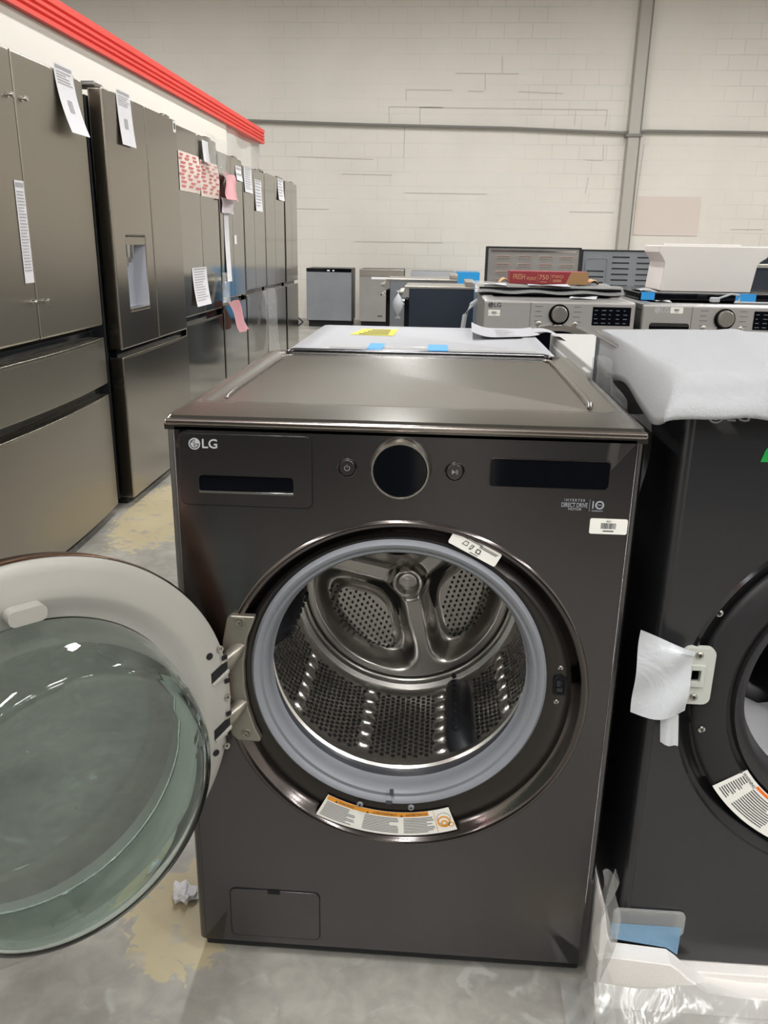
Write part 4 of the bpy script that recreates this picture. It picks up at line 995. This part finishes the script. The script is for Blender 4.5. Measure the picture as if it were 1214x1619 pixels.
# ---------------------------------------------------------------- ranges facing left, black side toward us
def side_range(x0, y0, label, w_=.70, d=.62, side=navy, h=.88):
    t = thing('range', label, 'range', (x0, y0, 0))
    b = BM(); b.box(.03, w_, 0, d, .02, h-.02); mk('body', b.get(), side, t, bevel=.004)
    b = BM(); b.box(-.01, w_, -.008, d+.006, h-.02, h); mk('cooktop_plate', b.get(), satin, t, bevel=.004)
    b = BM(); b.box(w_-.08, w_, -.006, d+.004, h, h+.045); mk('backguard', b.get(), satin, t, bevel=.004)
    b = BM(); b.box(-.01, .03, 0, d, .12, h-.11); mk('oven_door', b.get(), blk_gloss, t, bevel=.004)
    b = BM(); b.plate([(-.035, h-.10), (.03, h-.10), (.03, h-.02), (-.01, h-.02)], y=0, t=d); mk('control_panel', b.get(), galv_sheet, t, bevel=.003)
    for k in range(4):
        b = BM(); y = .08+k*.15; b.cyl((-.02, y, h-.06), (-.065, y, h-.065), .02, .018, 18); mk('knob', b.get(), satin, t, smooth=40)
    b = BM(); b.cyl((-.06, .04, h-.16), (-.06, d-.04, h-.16), .011, seg=12); b.cyl((-.06, .08, h-.16), (-.01, .08, h-.16), .008); b.cyl((-.06, d-.08, h-.16), (-.01, d-.08, h-.16), .008); mk('oven_handle', b.get(), chrome, t, smooth=40)
    return t
side_range(-.27, 6.35, 'dark-sided range facing left with a steel cooktop, behind the white dryer', .60)
side_range(-.50, 7.35, 'grey-sided range facing left with knobs, just beyond the dark-sided range', .70, .6, galv, .90)
o = mk('plastic_bag', sheet_grid(10, 12, lambda u, v: (-.36+.07*math.sin(PI*v)*math.cos(PI*u)-.0+.05*u, 6.34-.05*math.sin(PI*u)*math.sin(PI*v), .84-.24*v)).get(), towel, smooth=60)
tag(o, 'grey plastic bag hanging from the handle of the dark-sided range', 'plastic bag')
# film-wrapped grey appliance beyond the silver-grey dryer's left side
b = BM(); b.box(.325, .55, 5.6, 6.2, .02, .93)
for v in b.b.verts: pass
tag(mk('wrapped_range', b.get(), galv, bevel=.03), 'grey appliance wrapped in dull plastic, behind the silver-grey dryer', 'appliance')
b = BM(); b.tube([(.27+.02*0, 4.6, .86-.02*k*k*0) for k in range(1)]+[(.245, 4.0, .93), (.20, 4.0, .90), (.17, 4.0, .84), (.165, 4.0, .76), (.17, 4.0, .62), (.17, 4.0, .3), (.17, 4.0, .012)][:], .014, 10) if False else b.tube([(.255, 3.4, .96), (.21, 3.4, .93), (.175, 3.4, .87), (.165, 3.4, .78), (.165, 3.4, .6), (.165, 3.4, .3), (.165, 3.4, .014)], .013, 10)
tag(mk('drain_hose', b.get(), towel, smooth=50), 'pale ribbed hose curving down beside the silver-grey dryer', 'hose')

# ---------------------------------------------------------------- dishwashers by the back wall
def dishwasher(x0, y, w_, label, front, side, top=False, style='plain', h=.86):
    t = thing('dishwasher', label, 'dishwasher', (x0, y, 0), 0, 'dishwashers by the back wall')
    b = BM(); b.box(.005, w_-.005, .03, .62, .09, h); mk('tub_body', b.get(), side, t, bevel=.006)
    b = BM(); b.box(.0, w_, 0, .03, .10, h-.002 if style != 'strip' else h-.055); mk('door', b.get(), front, t, bevel=.004)
    if style == 'strip':
        b = BM(); b.box(0, w_, .0, .03, h-.05, h); cs = mk('control_strip', b.get(), blk_gloss, t, bevel=.002)
        b = BM(); b.box(w_*.46, w_*.52, -.003, 0, h-.04, h-.022); b.box(w_*.58, w_*.62, -.003, 0, h-.04, h-.022); mk('latch_tab', b.get(), paper, cs, smooth=0)
    if style == 'pocket':
        b = BM(); b.box(0, w_, -.012, .0, h-.10, h); mk('top_strip', b.get(), satin, t, bevel=.006)
        b = BM(); b.box(w_*.27, w_*.72, -.006, .0, h-.145, h-.11); mk('pocket_handle', b.get(), paper, t, bevel=.002)
        b = BM(); b.box(w_*.42, w_*.53, -.002, .0, .17, .19); mk('badge', b.get(), ink, t, smooth=0)
    b = BM(); b.box(.02, w_-.02, .06, .58, .0, .09); mk('kick_base', b.get(), blk_matte, t, bevel=.003)
    return t
dishwasher(-1.99, 11.6, .68, 'bare grey metal dishwasher with a black control strip, at the left by the back wall', galv, blk_side, style='strip')
dishwasher(-1.19, 11.6, .66, 'stainless dishwasher with a pocket handle, second from the left by the back wall', galv_sheet, blk_side, style='pocket')
dishwasher(-.43, 11.7, .66, 'dishwasher with a white panel top beyond the ranges', white_pl, galv, h=.84)
dishwasher(.0+.26-.02, 11.7, .36, 'dishwasher in bright blue film beyond the ranges', blue_film, blue_film, h=.84)
b = BM(); b.tube([(-2.28, 11.9, .10), (-2.15, 11.75, .12), (-2.05, 11.6, .07), (-2.1, 11.5, .02), (-2.25, 11.5, .015)], .012, 8)
tag(mk('drain_hose', b.get(), blk_rub), 'black hose curling on the floor left of the grey metal dishwasher', 'hose')

# ---------------------------------------------------------------- refrigerators
def curved_front(x0, x1, z0, z1, bulge, t, n=14, y=0):
    b = BM(); cols = []
    for i in range(n+1):
        u = i/n; x = x0+(x1-x0)*u; yy = y-bulge*(1-(2*u-1)**2)
        cols.append([Vector((x, yy, z0)), Vector((x, yy, z1)), Vector((x, y+t, z1)), Vector((x, y+t, z0))])
    b.loft(cols, True, True, True); return b
def fridge(xf, y0, y1, h, label, m, seam, split, drawers, bulge=.0, dispenser=None, depth=.72, side=None):
    t = thing('refrigerator', label, 'refrigerator', (xf, y0, 0), PI/2, 'refrigerators lined up along the white partition'); w_ = y1-y0; side = side or fr_side
    b = BM(); b.box(.004, w_-.004, .075, depth, .03, h-.03); mk('cabinet', b.get(), side, t, bevel=.006)
    b = BM(); b.box(.03, w_-.03, .05, depth-.03, .0, .03); mk('kick_plate', b.get(), blk_matte, t, bevel=.003)
    for i, (a, c) in enumerate(((.0, seam-y0-.003), (seam-y0+.003, w_))):
        b = BM(); hole = []
        if dispenser and i == 0: hole = [rrect(dispenser[0]-y0, dispenser[1]-y0, dispenser[2], dispenser[3], .004, 3)]
        b.plate([(a, split), (c, split), (c, h), (a, h)], hole, y=0, t=.066)
        dr = mk('door', b.get(), m, t, bevel=.010, seg=4)
        b = BM(); xx = c if i == 0 else a
        b.box(xx-.0015, xx+.0015, .004, .05, split+.005, h-.005); mk('edge_strip', b.get(), fr_edge, dr, smooth=0)
        b = BM(); hx = .05 if i == 0 else w_-.05
        b.box(hx-.045, hx+.045, .03, .14, h, h+.022); mk('hinge_cover', b.get(), fr_edge if i else graph, dr, bevel=.008, seg=3)
        if hole:
            a0, a1 = dispenser[0]-y0, dispenser[1]-y0; z0, z1 = dispenser[2:]
            b = BM(); cav = mat('dispenser_cavity', (176, 180, 190), .35, .3)
            R_ = [[Vector((a0, .004, z0)), Vector((a1, .004, z0)), Vector((a1, .004, z1)), Vector((a0, .004, z1))], [Vector((a0+.02, .062, z0+.01)), Vector((a1-.02, .062, z0+.01)), Vector((a1-.02, .062, z1-.02)), Vector((a0+.02, .062, z1-.02))]]
            b.loft(R_, True, False, True); dc = mk('dispenser', b.get(), cav, t, smooth=0)
            b = BM(); b.plate(rrect(a0, a1, z1-.035, z1, .003, 2), y=.002, t=.05); mk('dispenser_panel', b.get(), fr_edge, dc, bevel=.002)
            b = BM(); mx_ = a0+.07; b.cyl((mx_, .03, z1-.035), (mx_, .03, z1-.09), .036, .032, 24); b.cyl((mx_, .03, z1-.09), (mx_, .03, z1-.115), .030, .022, 24); b.cyl((mx_, .03, z1-.115), (mx_, .03, z1-.135), .008, .006, 12); mk('spout', b.get(), chrome, dc, smooth=40)
            b = BM(); b.box(a0+.008, a1-.008, -.006, .05, z0-.004, z0+.008); mk('drip_tray', b.get(), fr_edge, dc, bevel=.002)
    for (z0, z1) in drawers:
        d_ = mk('drawer', curved_front(0, w_, z0, z1, bulge, .066).get(), m, t, bevel=.006, seg=3)
        b = curved_front(.004, w_-.004, z1-.012, z1+.001, bulge+.001, .012, y=0); mk('drawer_lip', b.get(), fr_edge, d_, bevel=.003)
        b = BM(); b.box(.02, w_-.02, .035, .075, z1-.02, z1+.035); mk('handle_recess', b.get(), blk_gloss, d_, bevel=.003)
    return t
FX1, FX2, FX3 = -1.44, -1.40, -1.42
f1 = fridge(FX1, 1.300, 2.478, 1.842, 'large four-door refrigerator in brushed bronze-grey steel, nearest in the row', fr_brush, 1.888, .868, [(.612, .815), (.040, .563)], .030)
f2 = fridge(FX2, 2.580, 3.585, 1.838, 'refrigerator with an ice and water dispenser, second in the row', fr_mid, 3.10, .745, [(.040, .712)], .0, (2.725, 2.985, .915, 1.242))
f3 = fridge(FX3, 3.640, 4.470, 1.828, 'refrigerator with red-printed sheets on both doors, third in the row', fr_mir, 4.055, .800, [(.040, .760)])
f4 = fridge(FX3, 4.510, 5.165, 1.780, 'refrigerator with pink film and a long white strip, fourth in the row', fr_mir, 4.83, .850, [(.040, .815)])
f5 = fridge(FX3, 5.205, 5.930, 1.755, 'mirror-grey refrigerator with two white notices, fifth in the row', fr_mir, 5.53, .872, [(.040, .840)])
f6 = fridge(FX3, 5.965, 6.800, 1.765, 'mirror-grey refrigerator with hanging clear film, sixth in the row', fr_mir, 6.36, .868, [(.040, .838)])
f7 = fridge(FX3, 6.880, 7.500, 1.765, 'dark mirror-grey refrigerator at the far end of the row', fr_mir, 7.18, .862, [(.040, .832)])
# door studs on the nearest one
for (yy, zz) in ((1.838, 1.690), (1.936, 1.692), (1.850, 1.008), (1.946, 1.006)):
    b = BM(); x = yy-1.300; b.cyl((x, 0, zz), (x, -.014, zz), .004, seg=12); b.cyl((x, -.014, zz), (x, -.022, zz), .009, .008, 16); b.cyl((x, .001, zz), (x, -.003, zz), .009, seg=16)
    mk('handle_stud', b.get(), chrome, f1, smooth=40)
b = BM(); b.plate([(2.355-1.3, 1.655), (2.425-1.3, 1.658), (2.425-1.3, 1.705), (2.355-1.3, 1.703)], y=-.001, t=.0008); mk('small_sticker', b.get(), paper_w, f1, smooth=0)
b = BM(); b.plate([(2.345-1.3, 1.72), (2.43-1.3, 1.72), (2.43-1.3, 1.80), (2.345-1.3, 1.80)], y=-.001, t=.0008); mk('grey_sticker', b.get(), mat('sticker_grey', (120, 118, 114), .5), f1, smooth=0)
b = BM(); b.plate([(3.53-2.58, 1.775), (3.575-2.58, 1.775), (3.575-2.58, 1.83), (3.53-2.58, 1.83)], y=-.001, t=.0008); b.mi = 1; b.plate([(3.54-2.58, 1.79), (3.565-2.58, 1.79), (3.565-2.58, 1.82), (3.54-2.58, 1.82)], y=-.0016, t=.0005); mk('small_sticker', b.get(), [paper_w, ink], f2, smooth=0)

# sheets taped on the refrigerator fronts (x = distance into the aisle)
def wall_sheet(name, y0, y1, z0, z1, x, label, curl=.02, lines=10, hdr=True, mats=None, skew=0, pic=False, cat='paper', wave=.0, band=(.1, .9)):
    """a sheet in the YZ plane hanging from its top edge"""
    def fn(u, v, e=0):
        return (x+.002+e+curl*v*v+wave*(1+math.sin(u*7+v*5)), y0+(y1-y0)*u+skew*v, z1+(z0-z1)*v)
    b = sheet_grid(6, 12, fn); b.mi = 1; rd = random.Random(int(y0*1000))
    for i in range(lines):
        v = band[0]+(band[1]-band[0])*i/lines; u0 = .1; u1 = .9-.35*rd.random()*rd.random()
        b.loft([[Vector(fn(u0+(u1-u0)*k/4, vv, .0012)) for k in range(5)] for vv in (v, v+.35*(band[1]-band[0])/lines)], closed=False)
    if hdr:
        b.loft([[Vector(fn(.08+.84*k/4, vv, .0012)) for k in range(5)] for vv in (.02, .06)], closed=False)
    if pic:
        b.mi = 2; b.loft([[Vector(fn(.38+.24*k/4, vv, .0012)) for k in range(5)] for vv in (.50, .68)], closed=False)
    return tag(mk(name, b.get(), mats or [paper, ink_lt, ink_lt], None, smooth=60), label, cat, 'sheets taped on the refrigerator doors' if cat == 'paper' else None)
wall_sheet('paper_sheet', 2.215, 2.385, 1.620, 1.862, FX1, 'curled white product sheet on the nearest refrigerator\'s upper right door', .045, 5, pic=True, skew=.015, band=(.1, .3))
wall_sheet('paper_sheet', 2.733, 2.905, 1.632, 1.856, FX2, 'white product sheet with a small picture above the water dispenser', .012, 5, pic=True, skew=.008, band=(.1, .3))
wall_sheet('label_strip', 1.812, 1.880, 1.076, 1.421, FX1, 'long narrow white label strip beside the door seam of the nearest refrigerator', .0, 26, skew=.0, cat='label')
for (y0, y1, z0, z1, lb) in ((3.648, 4.040, 1.494, 1.700, 'left'), (4.070, 4.462, 1.486, 1.690, 'right')):
    def fn(u, v, e=0): return (FX3+.004+e+.012*math.sin(v*3)*u, y0+(y1-y0)*u, z1+(z0-z1)*v)
    b = sheet_grid(8, 8, fn); b.mi = 1; rd = random.Random(int(y0*50))
    for r_ in range(9):
        u = rd.uniform(.0, .12)
        while u < .92:
            w_ = rd.uniform(.14, .26); v = .05+.1*r_+rd.uniform(-.012, .012)
            for q in (0, .034):
                b.loft([[Vector(fn(uu, vv, .0012)) for uu in (u, min(.99, u+w_-q*1.3))] for vv in (v+q, v+q+.022)], closed=False)
            u += w_+rd.uniform(.10, .2)
    tag(mk('printed_sheet', b.get(), [mat('pale_pink_paper', (232, 216, 206), .7), red_ink], None, smooth=60), 'pale sheet covered in red print on the %s door of the third refrigerator' % lb, 'paper')
wall_sheet('paper_sheet', 4.100, 4.235, 1.680, 1.800, FX3+.012, 'small white sheet over the top of the right-hand red-printed sheet', .01, 0, False)
wall_sheet('paper_sheet', 3.800, 4.110, .853, 1.076, FX3, 'white notice low on the left door of the third refrigerator', .02, 12, skew=.01)
wall_sheet('pink_film', 4.500, 4.800, 1.490, 1.655, FX3, 'crumpled pink film at the top of the fourth refrigerator', .04, 0, False, [pink, pink, pink], skew=.04, cat='plastic film', wave=.02)
wall_sheet('paper_sheet', 4.520, 4.830, 1.405, 1.500, FX3, 'pale sheet just under the pink film of the fourth refrigerator', .01, 0, False, [mat('pale_mauve', (214, 204, 210), .6)]*3, wave=.006)
wall_sheet('white_strip', 4.590, 4.715, .965, 1.410, FX3, 'long white strip down the front of the fourth refrigerator', .01, 0, False, cat='paper')
wall_sheet('pink_film', 4.45, 4.72, .62, .84, FX3+.03, 'pink film scrap dangling at the fourth refrigerator\'s drawer top', .03, 0, False, [pink]*3, skew=.22, cat='plastic film', wave=.012)
wall_sheet('paper_sheet', 4.965, 5.140, 1.636, 1.732, FX3, 'small white note at the top right of the fourth refrigerator', .01, 2, False)
wall_sheet('paper_sheet', 5.215, 5.470, 1.573, 1.748, FX3, 'white notice on the left door of the fifth refrigerator', .008, 9)
wall_sheet('paper_sheet', 5.575, 5.815, 1.455, 1.686, FX3, 'white notice with coloured print on the right door of the fifth refrigerator', .008, 8)
wall_sheet('paper_sheet', 6.500, 6.770, 1.580, 1.760, FX3, 'white notice across the edge of the sixth refrigerator', .012, 6)
wall_sheet('paper_sheet', 4.86, 4.93, 1.21, 1.27, FX3, 'tiny white sticker on the right door of the fourth refrigerator', .0, 0, False)
wall_sheet('clear_film', 5.55, 5.95, .33, .86, FX3+.01, 'clear crinkled film hanging from the fifth refrigerator\'s drawer', .05, 0, False, [clear_film]*3, skew=.15, cat='plastic film', wave=.03)
wall_sheet('clear_film', 4.36, 4.50, .84, 1.03, FX3+.01, 'clear crinkled film scrap beside the third refrigerator\'s right door edge', .02, 0, False, [clear_film]*3, cat='plastic film', wave=.02)
wall_sheet('clear_film', 4.15, 4.60, 1.62, 1.845, FX3+.008, 'clear film corner peeling over the top of the third refrigerator', .03, 0, False, [clear_film]*3, cat='plastic film', wave=.015)
